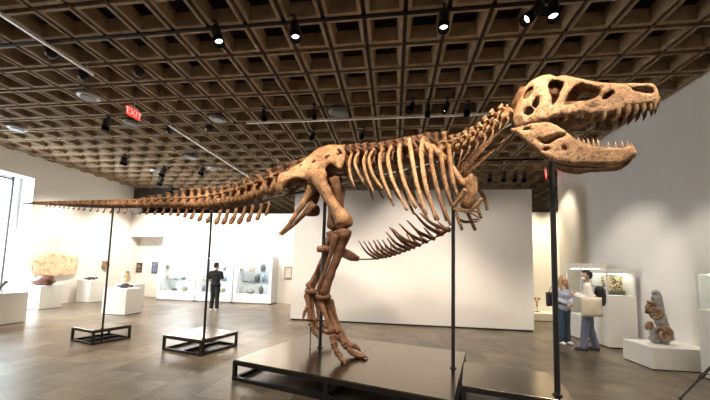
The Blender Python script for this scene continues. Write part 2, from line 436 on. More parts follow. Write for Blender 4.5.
def interp(tab, x):
    if x <= tab[0][0]: return tab[0][1]
    for (a, b), (c, d) in zip(tab, tab[1:]):
        if x <= c: return b+(d-b)*(x-a)/(c-a)
    return tab[-1][1]

def vertebra(name, px, cy, ty, dpx, rpx, tp, lean=.15, m='bone', spine_w=.55, parent=SK, slope=0, knob=1.0, zyg=True, tpdrop=.2):
    s, z, u = S(px, cy); k = u/FPX
    _, zt, _ = S(px, ty)
    p, t = mid(s); n = V((t.y, -t.x, 0)); L = dpx*k*1.0; r = rpx*k
    t = (t+V((0, 0, slope))).normalized(); upv = n.cross(t)*-1
    if upv.z < 0: upv = -upv
    c = V((p.x, p.y, z)); h = max(zt-z, r*1.05)
    def Q(a, b, e): return c+t*a+n*b+upv*e
    bm = bmesh.new()
    tube(bm, [Q(x*L, 0, 0) for x in (-.43, -.36, -.15, .12, .34, .42)], [r*.96, r, r*.74, r*.74, r, r*.96], 10)
    # neural arch and spine blade
    def blade(levels):
        prev = None
        for (e, a0, a1, th) in levels:
            vs = [bm.verts.new(Q(a0, -th, e)), bm.verts.new(Q((a0+a1)/2, -th*1.5, e)), bm.verts.new(Q(a1, -th, e)), bm.verts.new(Q(a1, th, e)), bm.verts.new(Q((a0+a1)/2, th*1.5, e)), bm.verts.new(Q(a0, th, e))]
            if prev:
                for q in range(6): bm.faces.new((prev[q], prev[(q+1) % 6], vs[(q+1) % 6], vs[q]))
            else: bm.faces.new(vs)
            prev = vs
        bm.faces.new(prev)
    sw = spine_w*L; b = lean*L
    blade([(r*.5, -.34*L, .34*L, r*.5), (r*1.0, -.30*L, .26*L, r*.36), (r+(h-r)*.3, -sw*.46-b*.3, sw*.42-b*.3, r*.15), (r+(h-r)*.75, -sw*.45-b*.8, sw*.45-b*.8, r*.12), (h*.97, -sw*.58*knob-b, sw*.56*knob-b, r*.26*knob), (h, -sw*.5*knob-b, sw*.5*knob-b, r*.2*knob)])
    if tp:
        for q in (-1, 1):
            tube(bm, [Q(0, q*r*.3, r*.75), Q(-.08*L, q*(r*.9+tp*.4), r*.85), Q(-.22*L, q*(r*.8+tp), r*(.85-tpdrop))], [r*.34, r*.26, r*.22], 6, 1, .6, upv)
    if zyg:
        for q in (-1, 1):
            tube(bm, [Q(.1*L, q*r*.35, r*.9), Q(.52*L, q*r*.4, r*1.02)], [r*.2, r*.15], 6)
            tube(bm, [Q(-.1*L, q*r*.3, r*1.0), Q(-.45*L, q*r*.33, r*1.05)], [r*.2, r*.14], 6)
    return part(name, bm, m, r*.10, 2.2/max(r, .02), parent)

# tail
tail = [(274.5, 187, 168), (264, 190, 174), (254.5, 193, 176), (247, 196, 180.5), (238.8, 197.8, 182.8), (231.3, 199.3, 184.5), (223.4, 200.8, 186.3), (215.6, 202, 187.6), (207.8, 203, 187.2), (199.4, 203.8, 188.6), (191.3, 203.8, 188.7), (183, 203.6, 188.9), (175.8, 203.4, 191), (168.4, 203.2, 192.6), (160.2, 203.2, 194.7), (152.2, 203.4, 195.8), (144.5, 203.7, 197.3), (137, 203.9, 198.8), (129.6, 204, 200), (122.5, 204, 200.6)]
x, dx = 115.4, 6.9
while x > 22:
    tail.append((x, 204-(115-x)*.008, 200.8+(115-x)*.018)); x -= dx; dx = max(2.6, dx*.962)
rt_tab = [(20, .7), (36, 1.5), (64, 2.5), (113, 3.6), (150, 4.4), (200, 6.2), (250, 8.2), (280, 9)]
for k, (px, cy, ty) in enumerate(tail):
    d = (tail[k-1][0]-px) if k else 10.5
    nxt = tail[k+1] if k+1 < len(tail) else (px-3, cy, ty)
    sl = -(nxt[1]-cy)/max(px-nxt[0], .1) * -1
    vertebra('tail_vertebra', px, cy, ty, d, interp(rt_tab, px), interp([(20, 0), (90, .015), (200, .05), (275, .11)], px), lean=.12, slope=-(cy-nxt[1])/(px-nxt[0]), m='bone', spine_w=interp([(100, .7), (200, .5), (275, .42)], px), zyg=px > 90, knob=1.25)
chev = [(269, 203, 266, 216), (261.5, 205.5, 257.5, 220), (253, 206.5, 248.5, 222), (245, 208, 239.5, 224), (236.5, 210, 231, 224), (228, 211, 223.6, 224), (220.4, 212, 216, 224), (212, 212, 207.5, 222.6), (203, 211, 199, 221), (194.7, 210.5, 191, 218.5), (187, 209.5, 184.5, 217), (179, 208.8, 177.5, 216), (172, 208.7, 170, 215.2), (164.7, 208.7, 162, 214.6), (157, 208.8, 154.5, 214.4), (148.7, 209, 146.5, 214), (141.5, 209.3, 139, 213.8), (134.3, 209.3, 131.5, 213.6), (127, 209.3, 124.5, 213.5), (119.7, 209.3, 117.5, 213.3), (112, 209.2, 110, 213), (105, 208.8, 103, 212.6), (98.6, 208.5, 96.8, 211.8), (92, 208.2, 90, 211), (85.5, 207.8, 83.5, 210.3), (79.8, 207.4, 78, 209.6), (74.4, 207, 73, 209), (69.5, 206.6, 68, 208.5), (64.8, 206.2, 63.5, 208), (60, 205.9, 59, 207.6), (55.3, 205.6, 54, 207), (51, 205.2, 50, 206.5), (47.2, 205, 46.2, 206.2)]
for a, b, c, d in chev:
    w = interp([(45, .55), (110, 1.0), (180, 1.75), (230, 2.7), (262, 2.3), (270, 1.6)], a)
    bone_px('chevron_bone', [(a, b-1.5, 0, w*.75), (a-(a-c)*.25, b+(d-b)*.35, 0, w*.7), (c+.6, d-(d-b)*.2, 0, w*1.15), (c-w*.5, d, 0, w*.7)], seg=7, sub=3, squash=.55, ref=(0, 1, 0), amp=.003)

# back: thirteen vertebrae
dorsal = [(345.5, 161, 145), (352.5, 161, 145), (359.5, 160.5, 144), (367, 160, 143), (375, 159.3, 142.5), (383.5, 158.5, 142), (392.3, 157.3, 140.5), (401, 156, 139), (409, 154.5, 137), (416.3, 153.3, 135.8), (423.6, 152.2, 134.2), (431, 151, 132.5), (438, 150, 132.4)]
for k, (px, cy, ty) in enumerate(dorsal):
    d = dorsal[k][0]-dorsal[k-1][0] if k else 7
    vertebra('back_vertebra', px, cy+1.5, ty, d*1.02, 7.6, .17, lean=.1, m='bone_dark', spine_w=.72, slope=.12, knob=1.1, tpdrop=-.3)  # darker bone paints the shade between the ribs
# sacrum between the hip blades
for k in range(5):
    px = 283+k*13; vertebra('hip_vertebra', px, 183-k*4.5, 166-k*4.3, 13, 8.2, .12, lean=0, m='bone_dark', spine_w=.9, slope=.3)
# neck: nine vertebrae rising to the skull
neck = [(446, 149.5, 131.5), (454, 148.5, 134.5), (462, 146, 133), (470, 142.5, 129), (478, 138, 124.5), (486, 132.5, 119), (493.5, 126.5, 111.5), (501, 120, 104.5), (508.5, 114, 101)]
for k, (px, cy, ty) in enumerate(neck):
    a = neck[max(k-1, 0)]; b = neck[min(k+1, 8)]
    vertebra('neck_vertebra', px, cy, ty, 9.2, 6.4, .15, lean=.05, m='bone_light', spine_w=.5, slope=(a[1]-b[1])/(b[0]-a[0])*.9, knob=1.2, tpdrop=.6)
for k, (px, cy, ty) in enumerate(neck[1:]):
    L_ = 30+k*5
    for mir in (False, True):
        bm = bmesh.new(); pts = [(px, cy+4, .12), (px-4, cy+13, .13), (px-L_*.45, cy+13+L_*.42, .11), (px-L_*.72, cy+11+L_*.76, .09)]
        if k < 2: pts = [(px, cy+4, .12), (px-2, cy+13, .15), (px-6, cy+26, .14)]
        tube(bm, [P(a, b, c, mir) for a, b, c in pts], [q*mpp(px, cy) for q in (1.0, .6, .5, .25)[:len(pts)]], 6, 4)
        part('neck_rib', bm, 'bone', .003, 30)

# ribs
ribs = [[(353.7, 153), (349.5, 161), (350, 174), (354.5, 187)], [(361, 152), (355, 160), (357.5, 171), (364, 184)], [(369, 150.5), (364, 160), (366, 174), (374, 193)],
 [(376, 149.5), (369.5, 157.5), (372.5, 174), (383, 190)], [(385, 148.5), (380, 157.5), (382.5, 177.5), (392, 201)], [(394, 146), (388, 156), (391.5, 177), (400, 196), (407, 210)],
 [(401.5, 143.5), (399, 155), (403.5, 180), (416, 208)], [(409.5, 139), (412, 157), (417, 184), (426, 214.5)], [(424, 138.5), (421.5, 152), (425, 182), (436, 220)],
 [(433, 146), (431, 158), (437, 188), (447, 220.5)], [(441, 146), (442, 163), (446, 186), (452, 206)], [(449, 146), (450.5, 166), (453, 182), (457, 196)]]
for k, r in enumerate(ribs):
    n = len(r)-1; pts = []
    for q, (a, b) in enumerate(r):
        f = q/n; lat = .16+.42*math.sin(min(1, f*1.25)*PI*.62)
        lat -= .06 if k < 3 else 0
        w = (1.5+.055*min(k, 8)*1.5)*(1.05 if q == 0 else 1.05 if f < .7 else .78)
        if k >= 5 and q == n: w *= 1.15
        pts.append((a, b, lat, w))
    s0 = r[0]; pts = [(s0[0]+4, s0[1]+6, .07, 1.2)] + pts
    bone_px('rib', pts, m='bone_light' if k < 9 else 'bone', seg=8, sub=5, amp=.004, freq=20, both=True)

# belly ribs hanging on a bent rod
arc = [(358, 259.4), (373.7, 259), (389.5, 256), (409, 249.2), (429, 240.6), (447, 230.6), (453.5, 227)]
bone_px('armature_rod', [(a, b, .0, .75) for a, b in arc], 'steel', 7, 5, amp=0)
gas = [((358.5, 240.5), (376, 258.5)), ((363.5, 241), (380, 257.5)), ((368, 241), (384, 256.8)), ((373, 239.8), (388.5, 255.8)), ((377, 239.8), (393, 254.3)), ((382, 239.6), (397.5, 252.8)), ((387, 238), (402.5, 250.8)), ((386, 232), (407.5, 249)), ((389.5, 227), (412, 247.2)), ((392.5, 228.5), (418, 244.8)), ((399, 223.8), (425, 241.6)), ((407, 220.3), (432, 238.3)), ((414.5, 213), (440, 233.8)), ((420, 213), (447, 229.6))]
for k, ((a, b), (c, d)) in enumerate(gas):
    mx, my = (a+c)/2-.7, (b+d)/2+2.6
    for mir in (False, True):
        pts = [(a, b, .42), (mx, my, .30), (c, d, .04)]
        bm = bmesh.new(); w = 1.0+.05*k
        tube(bm, [P(p, q, l, mir) for p, q, l in pts], [w*.4*mpp(a, b), w*mpp(c, d), w*1.4*mpp(c, d)], 7, 5)
        part('belly_rib', bm, 'bone_dark', .004, 20)
bone_px('breastbone', [(437, 236, 0, 1.6), (444, 231.5, 0, 2.6), (449.5, 228.3, 0, 2.2)], 'bone_dark', 8, 3, amp=.006)

# steel rod under the spine
bone_px('armature_rod', [(60, 205.7, 0, .5), (110, 207.4, 0, .9), (177, 206.6, 0, 1.0), (210, 206.9, 0, 1.1), (245, 203.5, 0, 1.2), (300, 192.5, 0, 1.3), (343, 184.5, 0, 1.3), (400, 171.5, 0, 1.3), (440, 161.5, 0, 1.2), (470, 150, 0, 1.1), (512, 124, 0, 1)], 'steel', 8, 5, amp=0)

# ---------- plates: outline with holes, given thickness and sideways curve
def inside(p, poly):
    x, y = p; c = False; n = len(poly)
    for i in range(n):
        (x1_, y1_), (x2_, y2_) = poly[i], poly[(i+1) % n]
        if (y1_ > y) != (y2_ > y) and x < (x2_-x1_)*(y-y1_)/(y2_-y1_)+x1_: c = not c
    return c
def dist(p, poly):
    best = 1e9; n = len(poly)
    for i in range(n):
        ax, ay = poly[i]; bx, by = poly[(i+1) % n]
        dx_, dy_ = bx-ax, by-ay; L2 = dx_*dx_+dy_*dy_+1e-12
        t = max(0, min(1, ((p[0]-ax)*dx_+(p[1]-ay)*dy_)/L2))
        best = min(best, math.hypot(p[0]-ax-t*dx_, p[1]-ay-t*dy_))
    return best
def closed_cr(poly, n):
    N = len(poly); out = []
    for i in range(N):
        p0, p1, p2, p3 = (poly[(i+k) % N] for k in (-1, 0, 1, 2))
        for k in range(n):
            t = k/n
            out.append(tuple(.5*((2*b)+(-a+c)*t+(2*a-5*b+4*c-d)*t*t+(-a+3*b-3*c+d)*t**3) for a, b, c, d in zip(p0, p1, p2, p3)))
    return out
def plate(outline, holes, latf, thick, D, step, mirror, smooth_n=3, tapering=None):
    loops = [closed_cr(outline, smooth_n)] + [closed_cr(h, 2) for h in holes]
    pts, edges = [], []
    for lp in loops:
        b = len(pts); pts += lp; edges += [(b+i, b+(i+1) % len(lp)) for i in range(len(lp))]
    xs = [p[0] for p in loops[0]]; ys = [p[1] for p in loops[0]]
    y = min(ys); row = 0
    while y < max(ys):
        x = min(xs)+(row % 2)*step/2
        while x < max(xs):
            p = (x, y)
            if inside(p, loops[0]) and not any(inside(p, h) for h in loops[1:]) and min(dist(p, lp) for lp in loops) > step*.55: pts.append(p)
            x += step
        y += step*.86; row += 1
    vo, eo, fo, *_ = delaunay_2d_cdt([V(p) for p in pts], edges, [], 0, 1e-5)
    bm = bmesh.new(); A, Bk = [], []
    for v in vo:
        q = (v.x, v.y); d = min(dist(q, lp) for lp in loops)
        e = math.sqrt(max(0, 1-(1-min(1, d/D))**2)); l = latf(*q)
        th = thick*(.12+.88*e)
        a = l+th; b = l-th
        s1, z1, _ = S(q[0], q[1], l)
        sg = -1 if mirror else 1
        A.append(bm.verts.new(W(s1, z1, sg*a))); Bk.append(bm.verts.new(W(s1, z1, sg*b)))
    used = {}
    for f in fo:
        c = (sum(vo[i].x for i in f)/len(f), sum(vo[i].y for i in f)/len(f))
        if not inside(c, loops[0]) or any(inside(c, h) for h in loops[1:]): continue
        bm.faces.new([A[i] for i in f]); bm.faces.new([Bk[i] for i in reversed(f)])
        for i, j in zip(f, list(f[1:])+[f[0]]): used[(i, j)] = 1
    for (i, j) in used:
        if (j, i) not in used: bm.faces.new((A[j], A[i], Bk[i], Bk[j]))
    loose = [v for v in bm.verts if not v.link_faces]
    bmesh.ops.delete(bm, geom=loose, context='VERTS')
    return bm

# hip blades
il = [(277.3, 181), (279, 174.5), (290, 169.2), (302.5, 161.5), (309, 155.5), (316, 149.6), (325, 145.6), (335, 145), (343.2, 145.2), (345.6, 150), (345.2, 158), (341.5, 167.5), (338.5, 169.5), (335.5, 166), (331.5, 163.6), (327.5, 165.5), (325, 169.5), (327, 174), (325, 178), (318, 176.5), (312, 172), (306.5, 175), (303.5, 179), (296, 178.6), (289.5, 180.5), (284.5, 185.5), (281, 193), (278, 194), (276.5, 188)]
for mir in (False, True):
    part('hip_blade', plate(il, [], lambda x, y: interp([(145, .10), (160, .17), (180, .24), (195, .2)], y), .045, 5, 2.6, mir), 'bone_light', .010, 8)
# ischium and pubis
for mir in (False, True):
    bone_px('ischium', [(315, 181, .2, 6.5), (311, 190, .17, 5), (305.5, 200.5, .13, 3.6), (297, 213, .09, 2.6), (287, 226.5, .05, 1.9), (279.5, 234.2, .03, 1.7)] if not mir else [(318, 182, -.2, 6), (316, 192, -.17, 5), (313, 203, -.12, 4.2), (303, 215, -.09, 2.6), (290, 228, -.05, 1.8), (281.5, 235, -.03, 1.4)], 'bone_dark' if mir else 'bone', sub=4, squash=.6, ref=(0, 1, 0))  # far ischium in darker bone, its shade put into the colour
part('ischium_flange', plate([(311, 203), (319, 206), (319, 215), (309, 216.3), (305, 214), (308, 208)], [], lambda x, y: -.08, .03, 2, 2.5, False), 'bone_dark', .004)
for mir in (False, True):
    bone_px('pubis', [(334, 178, .2, 5.5), (337, 190, .17, 4.5), (339, 206, .12, 3.2), (339.5, 226, .07, 2.6), (338.5, 244, .03, 3)] if not mir else [(334, 178, -.2, 7), (339, 190, -.17, 6.5), (340, 204, -.12, 4), (340, 226, -.07, 2.6), (339, 244, -.03, 3)], 'bone_dark', sub=4)
bone_px('pubic_boot', [(317.5, 249.2, 0, 3.2), (326, 249, 0, 3.6), (337, 250.5, 0, 5), (347, 254.5, 0, 5), (354, 257.5, 0, 3.8), (358.6, 258.8, 0, 2.6)], 'bone_dark', squash=.55, ref=(0, 1, 0), amp=.015, freq=7)

# ---------- near (right) leg
bone_px('femur', [(306.5, 179, .28, 3), (311, 176.5, .30, 7), (317, 177.5, .32, 7.4), (322.5, 186, .36, 6.3), (329, 197.5, .40, 5.6), (335.5, 208.5, .42, 6.2), (341, 216.5, .43, 8.2), (344.5, 222, .43, 9), (346, 226.5, .43, 6.5)], 'bone', 14, 4, amp=.014, freq=8)
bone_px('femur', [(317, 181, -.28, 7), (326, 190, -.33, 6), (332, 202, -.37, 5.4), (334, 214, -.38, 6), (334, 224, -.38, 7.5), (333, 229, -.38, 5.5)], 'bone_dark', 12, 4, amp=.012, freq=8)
tib = [(343.5, 231, .43, 8.2), (343.5, 236, .43, 7.6), (342, 243, .42, 5.2), (338.5, 254, .41, 4.4), (333, 268, .40, 4.2), (328, 280, .39, 4.8), (324.5, 289, .385, 6.2), (323.3, 294.5, .38, 5.2)]
bone_px('tibia', tib, 'bone_dark', 12, 4, amp=.012, freq=9)
bone_px('fibula', [(335, 236, .52, 4.6), (333.5, 244, .52, 3.2), (330, 257, .50, 2.2), (324.5, 272, .48, 2), (319.5, 286, .46, 2.4), (318, 291.5, .45, 2.2)], 'bone_dark', 9, 4, amp=.006)
bone_px('ankle_bone', [(317, 296, .42, 3.4), (323, 297.3, .40, 4.4), (330, 296.5, .36, 3.4)], 'bone_dark', 10, 3, amp=.012)
Z0 = .29
def foot_pt(px, py, Y): return atY(px, py, Y)
def toe(name_pts, phal, claw, m='bone_dark'):
    """phal: list of (px,py,Y,rpx) joints; a bone between each pair; claw: last joint to tip"""
    for (a, b) in zip(phal, phal[1:]):
        A, Bp = foot_pt(*a[:3]), foot_pt(*b[:3]); ra, rb = a[3]*a[2]/FPX, b[3]*b[2]/FPX
        bm = bmesh.new()
        tube(bm, [A, A.lerp(Bp, .12), A.lerp(Bp, .5), A.lerp(Bp, .85), A.lerp(Bp, .97)], [ra*.8, ra*1.1, ra*.72, rb*1.05, rb*.8], 9, 3)
        part('toe_bone', bm, m, .006, 16)
    a, c = phal[-1], claw
    A, Cq = foot_pt(*a[:3]), foot_pt(*c[:3]); ra = a[3]*a[2]/FPX
    midp = A.lerp(Cq, .55)+V((0, 0, ra*.45)); bm = bmesh.new()
    tube(bm, [A, midp, Cq], [ra, ra*.75, ra*.12], 8, 5); part('toe_claw', bm, m, .003, 20)
def metatarsal(a, b, m='bone_dark'):
    A, Bp = foot_pt(*a[:3]), foot_pt(*b[:3]); ra, rb = a[3]*a[2]/FPX, b[3]*b[2]/FPX
    bm = bmesh.new(); tube(bm, [A, A.lerp(Bp, .08), A.lerp(Bp, .4), A.lerp(Bp, .78), A.lerp(Bp, .93), Bp], [ra*.9, ra*1.1, ra*.62, rb*.68, rb*1.1, rb*.8], 10, 3)
    part('foot_bone', bm, m, .008, 12)
metatarsal((319.5, 300.5, 4.86, 3.8), (332.5, 333, 4.68, 4)); metatarsal((324.5, 300.5, 4.93, 4.2), (338, 333.5, 4.86, 4.6)); metatarsal((329.5, 300, 5.02, 3.6), (342, 335.5, 5.02, 3.6))
toe(0, [(333, 335.5, 4.67, 3.9), (334.3, 345.5, 4.57, 3.5), (337.5, 353.5, 4.51, 3.1), (341, 358, 4.47, 2.8)], (345.8, 365.6, 4.40))
toe(0, [(339, 336, 4.86, 4.2), (345.5, 345, 4.82, 3.7), (351, 351.5, 4.80, 3.3), (356.5, 354.8, 4.79, 3.0), (359.5, 356, 4.78, 2.8)], (368.3, 358.6, 4.76))
toe(0, [(342.5, 337.5, 5.02, 3.5), (347.5, 343.5, 5.02, 3), (351.5, 345.6, 5.02, 2.7), (354, 346, 5.02, 2.5)], (361.3, 352.3, 5.04))
# ---------- far (left) leg
bone_px('tibia', [(333, 233, -.38, 7), (331.5, 241, -.38, 5), (327, 254, -.38, 4), (321.5, 267, -.38, 3.8), (314.5, 280, -.38, 4.2), (309.5, 287.5, -.38, 5)], 'bone_dark', 11, 4, amp=.012, freq=9)
bone_px('fibula', [(329, 238, -.30, 3.6), (324, 254, -.30, 2), (317, 270, -.31, 1.8), (312, 284, -.32, 2)], 'bone_dark', 8, 4)
bone_px('ankle_bone', [(306, 290.5, -.36, 3.2), (311, 291.5, -.36, 4), (316, 291.5, -.36, 3)], 'bone_dark', 9, 3, amp=.012)
FY = 5.72
metatarsal((307, 294, FY-.06, 3.2), (310, 321, FY-.14, 3.2)); metatarsal((311, 294.5, FY, 3.4), (314, 322, FY-.03, 3.5)); metatarsal((315, 294, FY+.05, 3), (319.5, 321, FY+.06, 2.9))
toe(0, [(311, 323, FY-.15, 3.0), (312.5, 329, FY-.2, 2.7), (315, 333, FY-.22, 2.4)], (318, 338.8, FY-.26))
toe(0, [(315, 323.5, FY-.03, 3.2), (319, 328, FY-.06, 2.8), (323.5, 331, FY-.08, 2.5), (326, 332, FY-.09, 2.3)], (332, 336.5, FY-.12))
toe(0, [(320, 322.5, FY+.06, 2.8), (324, 325.5, FY+.06, 2.4), (327, 327, FY+.05, 2.2)], (332.5, 330.5, FY+.03))
toe(0, [(307.5, 307, FY-.12, 2.2), (304.5, 313, FY-.16, 1.9)], (302.8, 321.3, FY-.2))

# ---------- shoulder and small arms
sc_out = [(424.5, 141.5), (431, 143.5), (440, 149.5), (448, 157.5), (455, 166.5), (460.5, 175), (465, 181), (463.5, 185.5), (459, 184.5), (455, 177), (450, 168.8), (443, 161), (435, 155), (428, 151.5), (424.5, 148)]
for mir in (False, True):
    part('shoulder_blade', plate(sc_out, [], lambda x, y: interp([(425, .32), (445, .32), (465, .22)], x), .03, 2.2, 2.6, mir), 'bone_light', .005, 14)
    part('shoulder_bone', plate([(462, 180), (467, 177), (472.5, 173.5), (474.3, 182), (473.8, 194), (470.5, 204), (466.5, 209.5), (461.5, 209), (460, 203), (463, 197), (462.5, 189)], [], lambda x, y: interp([(172, .20), (210, .12)], y)*(.3 if mir else 1), .05, 3.5, 2.6, mir), 'bone', .008, 14)
bone_px('upper_arm', [(465.5, 190, .30, 3.0), (462, 195, .30, 2.6), (457.5, 201, .29, 2.1), (453.5, 206.5, .28, 2.4)], 'bone_light', 9, 4, both=True, amp=.005)
for dy in (0, 2.2):
    bone_px('forearm_bone', [(453.5, 207.3+dy*.6, .28, 1.4), (460, 208.6+dy, .28, .9), (467.5, 210.4+dy*.8, .28, 1.1)], 'bone', 7, 4, amp=.003)
    bone_px('forearm_bone', [(459.5, 219.5+dy*.3, -.24, 1.3), (464, 221+dy*.7, -.24, .9), (470, 221.5+dy*.3, -.24, 1.1)], 'bone_dark', 7, 4, amp=.003)  # far forearm darker than the near one, shade put into its colour
for pts in ([(467.5, 210.4), (472, 211), (475.5, 211.6), (479.3, 213.6)], [(467.5, 212.3), (472.5, 213.8), (476.5, 216), (478.8, 218.5)]):
    bone_px('finger_bone', [(a, b, .28, q) for (a, b), q in zip(pts, (1.2, .9, .9, .25))], 'bone_dark', 7, 4, amp=.003)
for pts in ([(470, 221), (474, 219.6), (477.5, 219.4), (480.5, 220.6)], [(470, 222), (473, 222.3), (476, 221.4), (478.5, 221.8)]):
    bone_px('finger_bone', [(a, b, -.24, q) for (a, b), q in zip(pts, (1.2, .9, .9, .25))], 'bone_dark', 7, 4, amp=.003)

# ---------- skull
latw = [(510, .26), (524, .31), (545, .29), (565, .245), (585, .195), (610, .155), (640, .118), (655, .09), (664, .05)]
sk_top = [(514, 112), (517, 104), (522, 94), (529, 83.5), (539, 77.5), (550, 75.5), (556.5, 77.6), (565.6, 76), (578.7, 79.2), (600, 83.2), (609, 84), (627.5, 84.6), (647, 84.5), (654.5, 86.4), (657.8, 91)]
sk_bot = [(658, 98), (656.5, 103.8), (652.7, 105.0), (646, 105), (638, 106.2), (629, 108.6), (619.6, 111.3), (610, 113.3), (601, 114.3), (592, 114.8), (583, 115.2), (574, 115.6), (563, 115.4), (554, 117.2), (546, 120.2), (535, 122.6), (526, 125.2), (516.5, 127.6), (513.2, 121)]
sk_out = sk_top+sk_bot
def skbot_y(x): return interp(sorted([(a, b) for a, b in sk_bot if b > 100]), x)
def sktop_y(x): return interp(sk_top[1:-1], x)
def sklat(x, y):
    v = max(0, min(1, (y-sktop_y(x))/max(4, skbot_y(x)-sktop_y(x))))
    return interp(latw, x)*(.50+.50*math.sin(min(1, .12+v*1.15)*PI/2))-.03
holes = [
 [(547.8, 84), (551, 80.3), (557.5, 79.8), (562.3, 82.5), (563.2, 87.5), (561, 92.5), (558.3, 97), (556.2, 103), (551.6, 105), (552, 98), (548.8, 91)],
 [(563.8, 104.2), (567, 96.5), (570.5, 90), (575.5, 85.2), (583, 84.6), (591.5, 87), (599.5, 89.6), (598.8, 94.5), (593.5, 99), (586, 100.6), (579.5, 101.2), (572.5, 104.8)],
 [(602.3, 98.6), (604.5, 94.6), (608.5, 92.2), (613, 91.6), (612.5, 94.6), (608, 98)],
 [(631.5, 87.6), (637, 86.7), (645, 86.4), (650.5, 87.2), (654, 89.8), (653.5, 93.6), (649, 94.8), (642, 93.3), (635.5, 90.8)],
 [(523.5, 114.2), (526, 108.6), (530.5, 106.6), (533.5, 109.8), (531.3, 114.6), (527, 116.4)],
 [(532, 105.6), (533, 101), (536, 96.4), (539.5, 98), (538.8, 103.5), (535.6, 107.6)],
 [(523.8, 98), (526, 91), (531.3, 86.4), (534, 88.2), (530.5, 94.5), (526.5, 99)]]
brain = bmesh.new()
a_, b_ = P(520, 106, 0), P(556, 93, 0)
tube(brain, [P(515, 108, 0), P(524, 102, 0), P(535, 99, 0), P(547, 95, 0), P(560, 90, 0)], [.09, .16, .17, .13, .08], 12, 3)
SKULL = part('skull', brain, 'bone_dark', .03, 6)
for mir in (False, True):
    part('cheek_bone', plate(sk_out, holes, sklat, .026, 3.2, 2.3, mir), 'bone_light', .017, 12, parent=SKULL)
bm = bmesh.new(); rows = []
for (x, y) in catmull(sk_top[1:], 3):
    l = sklat(x, y); s, z, _ = S(x, y, l); rows.append([W(s, z+.012*(1-k*k), l*k) for k in (-1, -.6, -.2, .2, .6, 1)])
g0 = [[bm.verts.new(p+V((0, 0, .012))) for p in r] for r in rows]; g1 = [[bm.verts.new(p-V((0, 0, .03))) for p in r] for r in rows]
nr = len(rows)
for i in range(nr-1):
    for k in range(5):
        bm.faces.new((g0[i][k], g0[i][k+1], g0[i+1][k+1], g0[i+1][k])); bm.faces.new((g1[i][k], g1[i+1][k], g1[i+1][k+1], g1[i][k+1]))
    for k in (0, 5): bm.faces.new((g0[i][k], g0[i+1][k], g1[i+1][k], g1[i][k]))
for i in (0, nr-1):
    for k in range(5): bm.faces.new((g0[i][k], g0[i][k+1], g1[i][k+1], g1[i][k]))
part('skull_roof', bm, 'bone_light', .010, 10, parent=SKULL)
# palate and snout tip
bm = bmesh.new()
tube(bm, [P(540, 112, 0), P(570, 108, 0), P(600, 106, 0), P(630, 101.5, 0), P(652, 98.5, 0)], [.14, .12, .10, .075, .05], 10, 3, .45, (0, 0, 1))
part('palate', bm, 'bone_dark', .015, 10, parent=SKULL)
bm = bmesh.new(); tube(bm, [W(*S(652.5, 99.5, .05)[:2], .05), W(*S(653.5, 99, .03)[:2], 0), W(*S(652.5, 99.5, .05)[:2], -.05)], [.045, .047, .045], 10, 4)
part('snout_tip', bm, 'bone_light', .010, 12, parent=SKULL)
# lower jaw
jw_top = [(510.5, 129.5), (518, 127.2), (526, 124.8), (534, 123.4), (543, 122.6), (551, 123.2), (560, 127.8), (571, 135.6), (581, 141.4), (590, 144.6), (600, 146.6), (609, 147.4), (617, 147.6), (625, 146.6), (631.4, 145)]
jw_bot = [(634.6, 147), (634.8, 152), (630, 158.6), (625, 162), (619.6, 164.3), (610, 165.4), (601, 165.2), (588, 164.8), (575, 165.2), (565.6, 164.6), (552.5, 161), (544, 156.4), (536.7, 151.4), (526, 142), (517, 134.8)]
jlatw = [(508, .27), (525, .30), (550, .27), (575, .215), (600, .16), (620, .12), (632, .07), (636, .04)]
def jlat(x, y): return interp(jlatw, x)-.02
jholes = [[(537, 138.6), (541, 141), (546.5, 140.3), (552.5, 138), (559.5, 135), (566, 133.6), (565, 136), (559, 138.6), (553.5, 142), (548, 144.5), (541.5, 143.4)],
 [(522.5, 129.2), (528, 127.2), (531, 128.2), (527, 130.4)], [(543, 149.4), (547.5, 148), (549.5, 149.4), (545.5, 151)], [(563, 148.2), (565.5, 147.6), (566, 149.6), (563.8, 150.2)]]
jaw0 = plate(jw_top+jw_bot, jholes, jlat, .032, 4.5, 2.5, False)
JAW = part('lower_jaw', jaw0, 'bone_light', .010, 11)
part('jaw_half', plate(jw_top+jw_bot, jholes, jlat, .032, 4.5, 2.5, True), 'bone', .010, 11, parent=JAW)  # far half a tone darker, shade painted by the bone colour
bm = bmesh.new(); tube(bm, [W(*S(629, 153, .05)[:2], .05), W(*S(630.5, 153, .02)[:2], 0), W(*S(629, 153, .05)[:2], -.05)], [.045, .05, .045], 10, 4)
part('chin', bm, 'bone_light', .010, 12, parent=JAW)
bm = bmesh.new(); tube(bm, [P(540, 155, .2), P(560, 164.5, .18), P(585, 167, .15), P(605, 166.5, .12)], [.010]*4, 6, 4); part('jaw_bracket', bm, 'steel', 0, 1, parent=JAW)
def tooth(base, tip, w, par, m, latfn, down):
    for mir in (False, True):
        l = latfn(base[0], base[1]+(-2 if down else 2))
        A = P(base[0], base[1], l, mir); C_ = P(tip[0], tip[1], l*.97, mir); r = w*mpp(base[0], base[1], l)
        B1 = A.lerp(C_, .5)+(mid(S(base[0], base[1], l)[0])[1])*r*.35
        bm = bmesh.new(); tube(bm, [A-(C_-A)*.25, A.lerp(C_, .1), B1, C_], [r, r, r*.72, r*.08], 8, 3)
        obj('tooth', bm, m if not mir else 'tooth_shade', par, smooth=True, world=True)  # mirrored far tooth takes the shade-coloured copy
